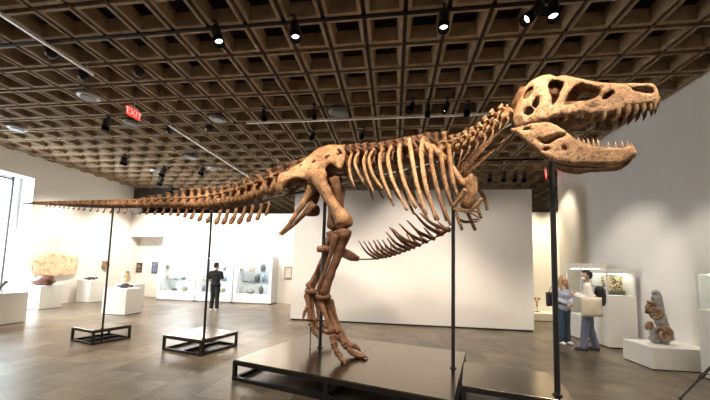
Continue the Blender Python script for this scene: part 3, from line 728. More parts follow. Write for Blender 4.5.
for bx, by, tx, ty, w in ((655, 104, 654, 111, 1.3), (650.5, 105.2, 650, 112.5, 1.7), (643.7, 105.8, 641.8, 115.5, 2.2), (636.5, 106.8, 634, 116.3, 2.4), (628.5, 108.8, 625.3, 119, 2.5), (618.5, 111.4, 615.5, 120.5, 2.3), (604.5, 114.3, 601.5, 123, 2.2), (594, 114.8, 591, 120.5, 1.8), (584, 115.2, 582, 118.8, 1.5)):
    tooth((bx, by-1), (tx, ty), w, SKULL, 'tooth', sklat, True)
for bx, by, tx, ty, w in ((579, 141, 577.5, 137, 1.2), (583.7, 143, 582, 138.3, 1.4), (588.3, 144.8, 587, 138.2, 1.6), (593, 146, 592.3, 138, 1.7), (597.5, 147, 597, 138.3, 1.7), (607, 148, 607.8, 141.3, 1.6), (614.3, 148, 615, 141.2, 1.6), (621.7, 147.5, 621.8, 141.3, 1.5), (626.3, 147, 626.8, 140.2, 1.5), (631, 146.5, 630.6, 142, 1.3)):
    tooth((bx, by+1), (tx, ty), w, JAW, 'tooth', jlat, False)

# stands
zA = S(117, 206.5)[1]; zB = S(212, 206)[1]; zM = S(327, 187)[1]; zC = S(455, 160)[1]; zH = S(552, 162)[1]
stand('pole_stand', 'small black frame stand under the thin end of the tail, leftmost one', 'stand', (-6.66, 5.71), math.radians(-16), .78, .72, .29, [0, .78], [(-5.92, 5.70, zA, .018)], .04, group=None)
stand('pole_stand', 'square black frame stand with a pole under the thick part of the tail', 'stand', (-4.39, 5.5), math.radians(-14.5), 1.0, .92, .29, [0, 1.0], [(-3.45, 5.36, zB, .022)], .042)
stand('platform', 'widest low dark metal platform beneath the hind feet of the skeleton', 'platform', (-2.29, 4.3), math.radians(-16), 3.06, 2.16, .29, [0, 1.53, 3.06], [(-1.23, 5.26, zM, .03), (.86, 4.585, zC, .026), (-1.37, 5.13, .62, .009), (-.72, 4.50, .42, .009)], .05)
stand('platform', 'low dark metal platform with the pole that holds up the skull', 'platform', (.835, 3.93), math.radians(-13.5), 1.17, 1.03, .29, [0, 1.17], [(1.86, 3.835, zH, .03)], .05)

# ------------------------------------------------------------------ plinths, cases and specimens
def plinth(x0, x1, y0, y1, h, label, group=None):
    t = thing('plinth', label, 'plinth', ((x0+x1)/2, (y0+y1)/2, 0))
    obj('body', bev(B(x0, x1, y0, y1, .015, h), .006), 'plinth', t, world=True)
    obj('foot', B(x0+.02, x1-.02, y0+.02, y1-.02, 0, .015), 'black', t, world=True)
    return t
plinth(-10.75, -9.74, 6.0, 7.14, .80, 'cream plinth nearest the left window, cut by the left edge of the photo')
plinth(-12.65, -11.78, 8.95, 9.66, .80, 'cream plinth below the pale wall slab with a red-brown rock on it')
plinth(-12.78, -12.15, 11.0, 11.55, .90, 'cream plinth in the far left corner under the round wall fossil')
plinth(-9.2, -8.36, 8.76, 9.38, .825, 'cream plinth left of the tail stand with a dark lizard-like fossil on top')
q5 = atZ(125, 283.8, .9); q5 = atY(125, 283.8, 10.2)
plinth(q5.x-.38, q5.x+.38, 10.2, 10.7, q5.z, 'cream plinth partly hidden behind another plinth, holding an upright tan fossil')

def rock(name, c, size, m, seed, amp=.25, sub=3, rz=0):
    bm = bmesh.new(); ball(bm, (0, 0, 0), 1, sub=sub)
    off = V((seed*3.7, seed*1.9, seed))
    for v in bm.verts:
        f = 1+amp*(noise.noise(v.co*1.3+off)+.5*noise.noise(v.co*3+off)); v.co *= f
    zm = min(v.co.z for v in bm.verts)*.8
    for v in bm.verts:
        v.co.z = max(v.co.z, zm)-zm
        v.co.x *= size[0]; v.co.y *= size[1]; v.co.z *= size[2]/(1.8)
    bm.transform(Matrix.Translation(c) @ Matrix.Rotation(rz, 4, 'Z'))
    return obj(name, bm, m, smooth=True, auto=.7)
tag(rock('rock', (-12.1, 9.25, .80), (.36, .26, .34), 'rock_red', 3, .3), 'red-brown polished rock on the plinth below the pale wall slab', 'rock')
# lizard-like twisted fossils
def lizard(c, L, rz, m, lab, lift=0.0, r=.05):
    bm = bmesh.new()
    pts = [V((-L*.5, 0, r)), V((-L*.3, .04, r+.01)), V((-L*.08, -.03, r+.02)), V((L*.12, .03, r+.03)), V((L*.32, 0, r+lift*.6)), V((L*.5, -.03, r+lift))]
    tube(bm, pts, [r*.35, r*.7, r*1.2, r*1.1, r*.7, r*.8], 8, 4)
    for s in (-1, 1):
        for a in (-.12, .14): tube(bm, [V((L*a, 0, r)), V((L*a+.03, s*r*1.6, r*.9)), V((L*a+.05, s*r*2.1, r*.25))], [r*.5, r*.4, r*.3], 6, 2)
    rough(bm, .012, 14, L*5)
    zm = min(v.co.z for v in bm.verts); bm.transform(Matrix.Translation(V(c)-V((0, 0, zm))) @ Matrix.Rotation(rz, 4, 'Z'))
    return tag(obj('fossil', bm, m, smooth=True), lab, 'fossil')
lizard((-10.15, 6.65, .80), .62, .25, 'rock_grey', 'grey branch-like fossil with a raised end on the plinth by the window', .24, .05)
lizard((-12.45, 11.25, .90), .46, .6, 'rock_dark', 'small dark fossil on the plinth in the far left corner', .05, .05)
lizard((-8.72, 9.05, .825), .55, .1, 'rock_dark', 'dark lizard-like fossil on the plinth left of the tail stand', .02, .06)
# tan upright fossil on the back plinth
bm = bmesh.new(); ball(bm, (0, 0, .22), .15, .13, .24, 3); ball(bm, (.05, -.05, .10), .12, .11, .1, 2); ball(bm, (-.07, 0, .3), .09, .1, .12, 2)
me = remesh(bm, .02, 1); bm = bmesh.new(); bm.from_mesh(me); rough(bm, .03, 9, 4); zm = min(v.co.z for v in bm.verts)
q = atY(126.3, 283, 10.45); bm.transform(Matrix.Translation((q.x, 10.42, q5.z-zm)))
tag(obj('fossil', bm, 'rock_tan', smooth=True), 'upright tan fossil on the plinth behind the lizard-like fossil', 'fossil')
# pale slab on the left wall
sl = [(34, 262), (36, 259), (39, 258.6), (44, 255.5), (48, 253.2), (56, 253.1), (63, 253.8), (70, 254.8), (76, 256), (78.5, 260), (78, 266), (76.5, 272.5), (71, 275.3), (62, 276.6), (50, 277), (42, 276), (37, 273), (35, 269)]
lp = [atX(x, y, XL+.09) for x, y in closed_cr(sl, 3)]
bm = bmesh.new(); fr_ = [bm.verts.new(p) for p in lp]; bk_ = [bm.verts.new(V((XL+.005, p.y, p.z))) for p in lp]; n_ = len(lp)
cf = sum(lp, V())/n_; inn = [bm.verts.new(V((XL+.115, cf.y+(p.y-cf.y)*.85, cf.z+(p.z-cf.z)*.85))) for p in lp]
cc = bm.verts.new(V((XL+.13, cf.y, cf.z)))
for i in range(n_):
    j = (i+1) % n_; bm.faces.new((fr_[i], fr_[j], bk_[j], bk_[i])); bm.faces.new((fr_[i], inn[i], inn[j], fr_[j])); bm.faces.new((inn[i], cc, inn[j]))
bm.faces.new(bk_[::-1])
tag(obj('fossil_slab', bm, 'slab'), 'large pale mottled fossil slab mounted on the left wall', 'fossil slab')
# coiled shells
def coil(bm, c, R, turns, r0, axis_mx, ribs=26, w=.34):
    n = int(turns*ribs*2); pts, rad = [], []
    for k in range(n+1):
        f = k/n; a = turns*2*PI*f; rr = R*(.10+.90*f**1.15)*(1-w*.5)
        pts.append(axis_mx @ V((rr*math.cos(a), rr*math.sin(a), 0))+V(c))
        rad.append(max(.004, R*w*(.14+.86*f)*(1.0 if k % 2 else .90)))
    tube(bm, pts, rad, 10); return bm
bm = bmesh.new(); coil(bm, (0, 0, 0), .2, 2.6, .1, Matrix.Rotation(PI/2, 3, 'Y'), 16, .30)
bm.transform(Matrix.Translation((XL+.056, 12.26, 1.52)))
tag(obj('ammonite', bm, 'ammo', smooth=True), 'round dark coiled fossil hung on the left wall near the back corner', 'fossil')
# framed prints
def picture(name, x0, x1, z0, z1, Y, fm, pm, label, fw=.035):
    t = thing(name, label, 'picture', ((x0+x1)/2, Y, z0))
    bm = bmesh.new()
    for a in ((x0, x1, z0, z0+fw), (x0, x1, z1-fw, z1), (x0, x0+fw, z0+fw, z1-fw), (x1-fw, x1, z0+fw, z1-fw)): box(bm, a[0], a[1], Y-.035, Y, a[2], a[3])
    obj('frame', bm, fm, t, world=True); obj('print', B(x0+fw, x1-fw, Y-.02, Y, z0+fw, z1-fw), pm, t, world=True)
a, b = atY(132.6, 272, 14), atY(142.6, 262.8, 14); picture('framed_print', a.x, b.x, a.z, b.z, 13.999, 'blackpl', 'photo_dark', 'dark framed print in the recess, nearest the left corner')
a, b = atY(151.8, 273, 14), atY(158.2, 262.2, 14); picture('framed_print', a.x, b.x, a.z, b.z, 13.999, 'blackpl', 'photo_blue', 'small blue and orange print in the recess beside the wall cases', .02)
a, b = atY(284.2, 278.5, 13.5), atY(292.5, 266.8, 13.5); picture('framed_print', a.x, b.x, a.z, b.z, 13.499, 'frame_grey', 'photo_pale', 'pale grey-framed print beside the big partition', .05)

# white wall cases at the back
VF, VB = 12.8, 13.49
vit = [(-10.68, -8.83, 'left of the three lit white wall cases'), (-8.78, -7.05, 'middle one of the three lit white wall cases, behind the man in black'), (-7.0, -5.24, 'right of the three lit white wall cases, with big dark specimens')]
for k, (x0, x1, lab) in enumerate(vit):
    t = thing('display_case', 'glazed '+lab, 'display case', ((x0+x1)/2, VF+.3, 0))
    hgt = 2.1; g0_, g1_ = .42, 1.97
    bm = bmesh.new()
    box(bm, x0, x1, VF, VB, .06, g0_); box(bm, x0, x1, VF, VB, g1_, hgt); box(bm, x0, x0+.14, VF, VB, g0_, g1_); box(bm, x1-.14, x1, VF, VB, g0_, g1_); box(bm, x0+.14, x1-.14, VB-.05, VB, g0_, g1_)
    obj('body', bm, 'white', t, world=True)
    obj('plinth_base', B(x0+.03, x1-.03, VF+.04, VB, 0, .06), 'frame_grey', t, world=True)
    for xx in (x0+.02, x1-.08): obj('foot', B(xx, xx+.06, VF+.005, VF+.06, 0, .16), 'blackpl', t, world=True)
    for z in (.95, 1.42): obj('shelf', B(x0+.14, x1-.14, VF+.12, VB-.05, z-.012, z), 'glass', t, world=True)
    obj('pane', B(x0+.14, x1-.14, VF+.02, VF+.03, g0_, g1_), 'glass', t, world=True)
    obj('light_strip', B(x0+.2, x1-.2, VF+.08, VF+.16, g1_-.03, g1_-.005), 'led', t, world=True)
shn = {.42: 'bottom', .95: 'middle', 1.42: 'top'}
def spec(px, Y, z, size, m, seed, lab, cat='mineral specimen', rz=0):
    x = atY(px, 270, Y).x
    tag(rock('mineral_specimen', (x, Y, z), size, m, seed, .35, 2, rz), lab, cat)
Ys = 13.12
for px, z, sz, m, lab in ((168, 1.42, (.09, .07, .22), 'green', 'olive specimen on the top shelf of the left wall case'), (181, 1.42, (.13, .08, .12), 'blue', 'small blue specimen on the top shelf of the left wall case'),
    (169.5, .95, (.09, .08, .32), 'rock_tan', 'tall tan specimen on the middle shelf of the left wall case'), (184, .95, (.12, .09, .16), 'rock_grey', 'grey specimen at the right end of the middle shelf of the left wall case'), (177, .95, (.1, .08, .08), 'rock_dark', 'flat dark specimen midway along the middle shelf of the left wall case'),
    (166, .42, (.1, .09, .14), 'rock_tan', 'tan specimen at the left of the bottom of the left wall case'), (176, .42, (.14, .1, .12), 'rock_dark', 'dark lump in the bottom of the left wall case'), (186, .42, (.13, .1, .26), 'green', 'greenish specimen at the right of the bottom of the left wall case'),
    (203, 1.42, (.1, .08, .14), 'blue', 'pale blue specimen on the top shelf of the middle wall case'), (224.5, 1.42, (.1, .08, .3), 'rock_grey', 'tall grey specimen on the top shelf of the middle wall case, right of the man'),
    (204, .95, (.09, .08, .16), 'rock_tan', 'tan specimen on the middle shelf of the middle wall case, behind the pole'), (225, .95, (.11, .08, .2), 'blue', 'blue-grey specimen on the middle shelf of the middle wall case'),
    (203.5, .42, (.12, .1, .3), 'rock_grey', 'grey specimen in the bottom of the middle wall case'), (224, .42, (.12, .1, .22), 'green', 'greenish specimen in the bottom of the middle wall case'),
    (241, 1.42, (.1, .08, .14), 'green', 'small pale green specimen on the top shelf of the right wall case'), (252, 1.42, (.14, .09, .34), 'rock_tan', 'upright tan specimen on the top shelf of the right wall case'), (263, 1.42, (.14, .09, .40), 'rock_dark', 'tall jagged dark specimen on the top shelf of the right wall case'),
    (246, .95, (.14, .09, .1), 'rock_grey', 'flat grey specimen on the middle shelf of the right wall case'), (258, .95, (.13, .1, .36), 'rock_dark', 'block-like dark specimen on the middle shelf of the right wall case'), (264, .95, (.1, .1, .32), 'blue', 'dark blue specimen at the right end of the middle shelf of the right wall case'),
    (240, .42, (.1, .08, .14), 'rock_tan', 'small tan specimen in the bottom of the right wall case'), (252, .42, (.16, .1, .24), 'rock_grey', 'broad grey specimen in the bottom of the right wall case'), (262, .42, (.10, .1, .36), 'rock_dark', 'leaning dark specimen in the bottom of the right wall case')):
    spec(px, Ys, z, sz, m, px*.37+z, lab)

# tall cases along the right wall
def tall_case(x0, x1, y0, y1, h, g0_, g1_, label, side_open=True, ledm='ledw'):
    t = thing('display_case', label, 'display case', ((x0+x1)/2, (y0+y1)/2, 0))
    obj('pedestal', bev(B(x0, x1, y0, y1, .03, g0_), .005), 'plinth', t, world=True)
    obj('foot', B(x0+.03, x1-.03, y0+.03, y1-.03, 0, .03), 'black', t, world=True)
    obj('cap', bev(B(x0-.004, x1+.004, y0-.004, y1+.004, g1_, h), .004), 'plinth', t, world=True)
    p = .035
    for (xa, ya) in ((x0, y0), (x1-p, y0), (x0, y1-p), (x1-p, y1-p)): obj('corner_post', B(xa, xa+p, ya, ya+p, g0_, g1_), 'white', t, world=True)
    obj('back_panel', B(x1-p, x1-p+.02, y0+p, y1-p, g0_, g1_), 'white', t, world=True)
    for a in ((x0+p, x1-p, y0+.01, y0+.016), (x0+p, x1-p, y1-.016, y1-.01), (x0+.01, x0+.016, y0+p, y1-p)): obj('pane', B(*a, g0_, g1_), 'glass', t, world=True)
    obj('light_strip', B(x0+.1, x1-.1, y0+.1, y1-.1, g1_-.02, g1_-.002), ledm, t, world=True)
    return t
tall_case(4.74, 5.36, 8.5, 9.2, 1.95, .62, 1.82, 'tall white glass-topped case behind the two visitors', ledm='ledw')
tall_case(4.89, 5.5, 7.78, 8.4, 1.80, 1.20, 1.70, 'white display case holding a speckled black and gold plate')
tall_case(5.10, 5.6, 5.3, 5.92, 1.93, 1.13, 1.72, 'white display case cut off by the right edge of the photo', ledm='ledw')
spec(586, 8.85, .62, (.12, .10, .3), 'rock_tan', 91, 'tan specimen inside the tall case behind the visitors')
tag(rock('mineral_specimen', (5.38, 5.62, 1.13), (.14, .14, .26), 'blue', 12, .3), 'blue-grey specimen in the display case at the right edge of the photo', 'mineral specimen')
t = thing('fossil_plate', 'speckled black and gold fossil plate standing on a dark base in the case', 'fossil', (5.2, 8.1, 1.2))
bm = bmesh.new(); box(bm, -.215, .225, -.02, .02, .08, .44); rough(bm, .01, 9, 3); obj('plate', bm, 'gold', t)
obj('base', bev(B(-.22, .23, -.09, .09, 0, .10), .01), 'rock_dark', t)

# low plinth with the upright coiled-shell fossil
t = thing('plinth', 'low wide white plinth against the right wall under the coiled-shell fossil', 'plinth', (5.1, 6.55, 0))
obj('body', bev(B(4.60, 5.605, 6.21, 6.92, .015, .395), .006), 'plinth', t, world=True); obj('foot', B(4.62, 5.6, 6.23, 6.9, 0, .015), 'black', t, world=True)
AY_ = 6.60
def AP(px, py, dy=0): return atY(px, py, AY_+dy)
t = thing('ammonite_cluster', 'upright grey stone with four brown coiled shells on a low white plinth', 'fossil', (AP(659, 342).x, AY_, .395))
bm = bmesh.new()
for (a, b, r) in (((656.5, 291.5), (657.5, 300), 3.4), ((657.5, 300), (659.5, 315), 4.0), ((659.5, 315), (664, 330), 4.6), ((664, 330), (668, 340), 4.4), ((651.5, 337), (667, 341), 4.6), ((652, 334), (660, 331), 4.2), ((652, 299), (656, 297), 1.8)):
    k = AY_/FPX; tube(bm, [AP(*a), AP(*b)], [r*k*1.05]*2, 10, 1, .7, (0, 1, 0))
me = remesh(bm, .02, 2); bm = bmesh.new(); bm.from_mesh(me); rough(bm, .025, 8, 5)
zt = .395
for v in bm.verts: v.co.z = max(v.co.z, zt+.002)
obj('stone', bm, 'rock_pale', t, smooth=True, world=True)
k = AY_/FPX
for (px, py, R, ang, tilt) in ((650, 307.5, 5.6, 0, .1), (655, 314, 6.2, 1.2, -.35), (650, 326, 4.4, 2.0, .3), (665.3, 334, 6.6, .4, 0)):
    mx = (Matrix.Rotation(tilt, 4, 'Z') @ Matrix.Rotation(PI/2, 4, 'X') @ Matrix.Rotation(ang, 4, 'Z')).to_3x3()
    bm = bmesh.new(); coil(bm, AP(px, py, -.13), R*k, 2.3, 0, mx, 15, .33); obj('coiled_shell', bm, 'ammo', t, smooth=True, world=True)

# ledge with coral in the gap
t = thing('ledge', 'low white ledge along the lit wall in the gap beside the partition', 'ledge', (6, 12, 0))
obj('body', bev(B(4.3, 8.5, 11.55, 12.44, .02, .27), .006), 'plinth', t, world=True)
obj('foot', B(4.3, 8.5, 11.6, 12.44, 0, .02), 'black', t, world=True)
q = atY(537.3, 315, 12); bm = bmesh.new()
tube(bm, [V((0, 0, .0)), V((0, 0, .22))], [.012, .012], 6)
random.seed(3)
def branch(p, d, L, r, n):
    e = p+d*L; tube(bm, [p, e], [r, r*.8], 6)
    if n:
        for k in range(3):
            branch(e, (d+V((random.uniform(-.9, .9), random.uniform(-.5, .5), random.uniform(-.1, .5)))).normalized(), L*.72, r*.75, n-1)
    else: ball(bm, e, r*1.7, sub=1)
branch(V((0, 0, .2)), V((0, 0, 1)), .12, .035, 3)
t = thing('coral', 'small reddish branching coral on a thin stem on the white ledge', 'coral', (q.x, 12.0, .27))
obj('branches', bm, 'coral', t, smooth=True)
bm = bmesh.new(); cyl(bm, (0, 0, .012), .09, .024); obj('base', bm, 'blackpl', t)

# camera tripod at the right edge
t = thing('tripod', 'black camera tripod cut off by the bottom right corner of the photo', 'tripod', tuple(atZ(722, 402, 0).xy)+(0,))
c = atZ(726, 402, 0); Yt = c.y
hub = V((c.x, c.y, .62))
e0 = atY(681, 410, Yt-.05)
for k, e in enumerate((V((e0.x, e0.y, max(0.02, e0.z)))*1, V((c.x+.25, c.y-.42, .02)), V((c.x+.35, c.y+.35, .02)))):
    e.z = .02; bm = bmesh.new(); d = e-hub
    tube(bm, [hub, hub+d*.52], [.017, .017], 10); l = obj('leg', bm, 'blackpl', t, world=True, smooth=True, auto=.7)
    bm = bmesh.new(); tube(bm, [hub+d*.48, e], [.012, .012], 10); obj('leg_section', bm, 'blackpl', l, world=True, smooth=True, auto=.7)
    bm = bmesh.new(); tube(bm, [hub+d*.45, hub+d*.54], [.024, .024], 10); obj('leg_lock', bm, 'blackpl', l, world=True, smooth=True, auto=.7)
    bm = bmesh.new(); ball(bm, e+V((0, 0, 0)), .02); obj('rubber_foot', bm, 'blackpl', l, world=True)
    bm = bmesh.new(); tube(bm, [hub+d*.45, V((hub.x, hub.y, .36))], [.007, .007], 8); obj('spreader', bm, 'blackpl', t, world=True)
bm = bmesh.new(); cyl(bm, (hub.x, hub.y, .64), .05, .1, 16); cyl(bm, (hub.x, hub.y, .80), .016, .95, 12); obj('centre_column', bm, 'blackpl', t, world=True)
bm = bmesh.new(); ball(bm, (hub.x, hub.y, 1.30), .045); box(bm, hub.x-.05, hub.x+.05, hub.y-.05, hub.y+.05, 1.33, 1.36); obj('head', bm, 'blackpl', t, world=True)

# ------------------------------------------------------------------ visitors
def figure(label, loc, rz, H, arms, pose, legs=None, woman=False, head_turn=0, hands=None):
    """Standing figure facing +Y, built in its own frame, then turned by rz. arms: {side: (elbow, wrist, fingerdir)}"""
    t = thing('person', label, 'person', loc, rz); k = H/1.75
    J = lambda *p: V(p)*k
    sh = .165 if woman else .19
    hp = .085
    seg = []
    def s(a, b, ra, rb): seg.append((a, b, ra*k, rb*k))
    pel, wai, che, nk = J(0, 0, .94), J(0, .01, 1.10), J(0, 0, 1.30), J(0, 0, 1.45)
    torso = [(J(-.06, 0, .95), J(.06, 0, .95), .115, .115), (J(-.045, 0, .95), J(-.04, .01, 1.12), .105, .09), (J(.045, 0, .95), J(.04, .01, 1.12), .105, .09),
             (J(-.04, .01, 1.1), J(-.085, 0, 1.32), .09, .095), (J(.04, .01, 1.1), J(.085, 0, 1.32), .09, .095), (J(-.085, 0, 1.32), J(.085, 0, 1.32), .10, .10), (J(-sh+.03, -.01, 1.40), J(sh-.03, -.01, 1.40), .06, .06), (J(0, -.01, 1.40), J(0, 0, 1.46), .07, .055)]
    if woman: torso += [(J(-.07, .06, 1.27), J(.07, .06, 1.27), .065, .065)]
    legj = legs or {-1: (J(-hp, .0, .49), J(-hp-.02, -.02, .085)), 1: (J(hp, .0, .49), J(hp+.02, -.02, .085))}
    body = list(torso); pants = [x for x in torso[:3]]; shirt = list(torso[1:]); shirt.append(torso[0]); shoes = []
    neck_ = (J(0, -.005, 1.44), J(0, .012, 1.56), .052, .048); body.append(neck_)
    sleeves = []
    for sd in (-1, 1):
        kn, an = legj[sd]; hip_ = J(sd*hp, 0, .92)
        body += [(hip_, kn, .088, .055), (kn, an, .054, .036)]
        pants += [(hip_, kn, .094, .070 if not woman else .066), (kn, an+V((0, 0, .02)), .069, .062 if not woman else .075)]
        tp_ = an+V((0, .14, -.055))*k; body.append((an+V((0, -.03, -.04))*k, tp_, .032, .025)); shoes.append((an+V((0, -.045, -.045))*k, an+V((0, .16, -.052))*k))
        el, wr, fd = arms[sd]; S0 = J(sd*sh, -.01, 1.40)
        body += [(S0, el, .05, .038), (el, wr, .038, .026)]; sleeves.append((S0, el, wr))
        # hand: palm and five bent fingers
        f = V(fd).normalized(); side = f.cross(V((0, 0, 1)) if abs(f.z) < .9 else V((0, 1, 0))).normalized(); nrm = side.cross(f)
        pc = wr+f*.05*k
        for q in (-1.1, -.35, .35, 1.1): body.append((wr+f*.01*k, wr+f*.085*k+side*.019*q*k, .016, .013))
        for q, Lf in ((-1.5, .068), (-.5, .08), (.5, .075), (1.5, .058)):
            b0 = wr+f*.085*k+side*.0195*q*k; b1 = b0+f*Lf*.5*k-nrm*.012*k; b2 = b1+f*Lf*.42*k-nrm*.03*k
            body += [(b0, b1, .0095, .009), (b1, b2, .009, .0075)]
        th = wr+f*.03*k-side*.028*k*1; th1 = th+(f*.035-side*.022-nrm*.012)*k; th2 = th1+(f*.03-nrm*.012)*k
        body += [(th, th1, .012, .0105), (th1, th2, .0105, .0085)]
    # head with chin, nose and ears, turned about the neck
    hr = Matrix.Rotation(head_turn, 3, 'Z'); hc = J(0, .02, 1.645)
    bm = bmesh.new()
    def caps(lst, grow=0):
        for a, b, ra, rb in lst:
            ra = ra*k+grow; rb = rb*k+grow
            tube(bm, [a, a.lerp(b, .5), b], [ra, (ra+rb)/2, rb], 12); ball(bm, a, ra, sub=2); ball(bm, b, rb, sub=2)
    caps(body)
    def hb(p, r, sub=2): ball(bm, hc+hr @ (V(p)*k), *(x*k for x in r), sub=sub, rot=hr)
    hb((0, -.012, .02), (.076, .094, .095), 3); hb((0, .028, -.045), (.056, .062, .07)); hb((0, .052, -.085), (.03, .03, .026))
    hb((0, .092, -.018), (.013, .017, .026)); hb((0, .08, -.06), (.026, .014, .012))
    for sd in (-1, 1): hb((sd*.077, -.008, -.005), (.012, .02, .03))
    o = obj('body', remesh(bm, .0075, 2), 'skin', t, smooth=True)
    for sd in (-1, 1):
        bm = bmesh.new(); ball(bm, hc+hr @ (V((sd*.031, .079, .006))*k), .011*k); obj('eye', bm, 'hair_dark', o, smooth=True)
    def cloth(name, lst, grow, m, vox=.012, sm=3, amp=.004, cutz=None):
        nonlocal bm
        bm = bmesh.new(); caps(lst, grow)
        me = remesh(bm, vox, sm); bm = bmesh.new(); bm.from_mesh(me)
        rough(bm, amp, 9, len(name)); return obj(name, bm, m, t, smooth=True)
    cloth('trousers', pants, .010, pose['trousers'])
    sl = []
    for (a, e, w) in sleeves:
        if pose.get('short'): sl += [(a, a.lerp(e, .72), .054, .056)]
        else: sl += [(a, e, .053, .046), (e, e.lerp(w, .93), .046, .037)]
    cloth('shirt', shirt+sl, .017 if not woman else .014, pose['shirt'])
    for a, b in shoes:
        bm = bmesh.new(); tube(bm, [a+V((0, -.01, .0)), a.lerp(b, .35)+V((0, 0, .012*k)), a.lerp(b, .8), b], [.040*k, .046*k, .042*k, .028*k], 12, 3)
        zb = .012
        for v in bm.verts: v.co.z = max(v.co.z, zb)
        sh_ = obj('shoe', bm, pose['shoe'], t, smooth=True)
        bm = bmesh.new(); tube(bm, [V((a.x, a.y-.015, .009)), V((a.x, (a.y+b.y)/2, .009)), V((b.x, b.y+.02, .009))], [.038*k, .046*k, .03*k], 12, 2, .2, (0, 0, 1)); obj('sole', bm, pose.get('sole', pose['shoe']), sh_, smooth=True)
    # hair
    bm = bmesh.new()
    def hh(p, r): ball(bm, hc+hr @ (V(p)*k), *(x*k for x in r), sub=3, rot=hr)
    hh((0, -.032, .045), (.086, .092, .085)); hh((0, -.055, .0), (.078, .062, .075))
    if pose['hair'] == 'long':
        for sd in (-1, 1): tube(bm, [hc+hr @ (V(p)*k) for p in ((sd*.05, -.01, .09), (sd*.088, .01, .0), (sd*.10, .02, -.12), (sd*.10, .035, -.24), (sd*.085, .045, -.31))], [.035*k, .036*k, .04*k, .038*k, .018*k], 10, 3)
        tube(bm, [hc+hr @ (V(p)*k) for p in ((0, -.06, .04), (0, -.085, -.1), (0, -.085, -.28))], [.07*k, .085*k, .06*k], 12, 3)
    else:
        hh((0, .03, .105), (.062, .05, .03)); hh((0, -.01, .112), (.07, .08, .035))
    me = remesh(bm, .012, 2); bm = bmesh.new(); bm.from_mesh(me); rough(bm, .010, 22, 2)
    obj('hair', bm, pose['hairm'], t, smooth=True)
    return t, hc, hr, k, J
E_ = lambda *p: V(p)
# man in black, seen from behind, looking towards the cases
k = 1.72/1.75
tm, *_ = figure('person in black t-shirt and black trousers seen from behind, facing the lit wall cases', (-6.5, 10.62, 0), .12, 1.72,
    {-1: (E_(-.235, -.02, 1.13), E_(-.20, .16, 1.0), (.15, .8, -.4)), 1: (E_(.25, -.03, 1.13), E_(.17, .19, 1.11), (-.45, .7, .15))},
    dict(trousers='trblack', shirt='tee', shoe='shoe_white', hair='short', hairm='hair_dark', short=True), head_turn=-.75)
# woman
figure('person with long blond hair, light blue shirt and flared jeans, hands clasped in front', (4.05, 7.98, 0), PI+.30, 1.60,
    {-1: (E_(-.245, -.04, 1.06), E_(-.05, .17, .985), (.9, .35, -.15)), 1: (E_(.235, -.03, 1.06), E_(.06, .155, .97), (-.9, .35, -.2))},
    dict(trousers='jeans', shirt='shirt_blue', shoe='shoe_white', sole='sole', hair='long', hairm='hair_blond'), woman=True, head_turn=.0)
# man in white with bags
tw, hc, hr, k, J = figure('person in white long-sleeved shirt, slate-blue trousers and face mask, facing left, one hand raised', (4.27, 7.42, 0), math.radians(62), 1.73,
    {-1: (E_(-.25, -.06, 1.10), E_(-.12, .22, 1.20), (.5, .6, .5)), 1: (E_(.25, -.06, 1.10), E_(.15, .20, 1.22), (-.5, .6, .5))},
    dict(trousers='chino', shirt='shirt_white', shoe='shoe_dark', sole='sole', hair='short', hairm='hair_dark'), head_turn=.42, legs={-1: (V((-.09, .07, .49)), V((-.11, .10, .085))), 1: (V((.09, -.02, .49)), V((.11, -.12, .085)))})
bm = bmesh.new(); ball(bm, hc+hr @ (V((0, .055, -.058))*k), .052*k, .05*k, .045*k, sub=3, rot=hr); obj('face_mask', bm, 'mask', tw, smooth=True)

def soft_bag(name, label, cat, loc, rz, w, d, h, m, strap_pts=None, strap_r=.012, taper=.85):
    t = thing(name, label, cat, loc, rz); bm = bmesh.new()
    bmesh.ops.create_cube(bm, size=1); bmesh.ops.subdivide_edges(bm, edges=bm.edges[:], cuts=5, use_grid_fill=True)
    for v in bm.verts:
        f = (v.co.z+.5); x, y = v.co.x, v.co.y
        bul = math.cos(x*PI)*math.cos((f-.45)*2.2)
        v.co = V((x*w*(1-(1-taper)*f), y*d*(.45+.9*max(0, bul)), f*h))
    rough(bm, .012, 9, w*10); obj('bag_body', bm, m, t, smooth=True)
    for sp in strap_pts or []:
        bm = bmesh.new(); tube(bm, [V(p) for p in sp], [strap_r]*len(sp), 8, 4, .35, (0, 1, 0)); obj('strap', bm, m, t, smooth=True)
    return t
# tote on the near shoulder of the man in white: hangs at his left side
soft_bag('tote_bag', 'large cream canvas tote bag hanging at the side of the person in white', 'bag', (4.20, 7.17, .78), .25, .46, .13, .40, 'tote', [[(-.13, .0, .38), (-.10, .07, .50), (-.05, .13, .645), (.05, .13, .645), (.10, .07, .50), (.14, 0, .38)]], .016, .92)
soft_bag('backpack', 'black backpack on the back of the person in white', 'bag', (4.455, 7.32, 1.0), math.radians(62), .28, .16, .42, 'blackpl', [[(-.11, .05, .40), (-.13, .19, .44), (-.14, .30, .36), (-.13, .20, .06)], [(.11, .05, .40), (.13, .19, .44), (.14, .30, .36), (.13, .20, .06)]], .016)
soft_bag('shoulder_bag', 'black shoulder bag carried by the person with long blond hair', 'bag', (3.75, 7.9, .90), PI+.3+.25, .30, .12, .32, 'blackpl', [[(-.11, 0, .31), (-.05, .03, .43), (.0, .05, .49), (.05, .03, .43), (.11, 0, .31)]], .012, 1.12)

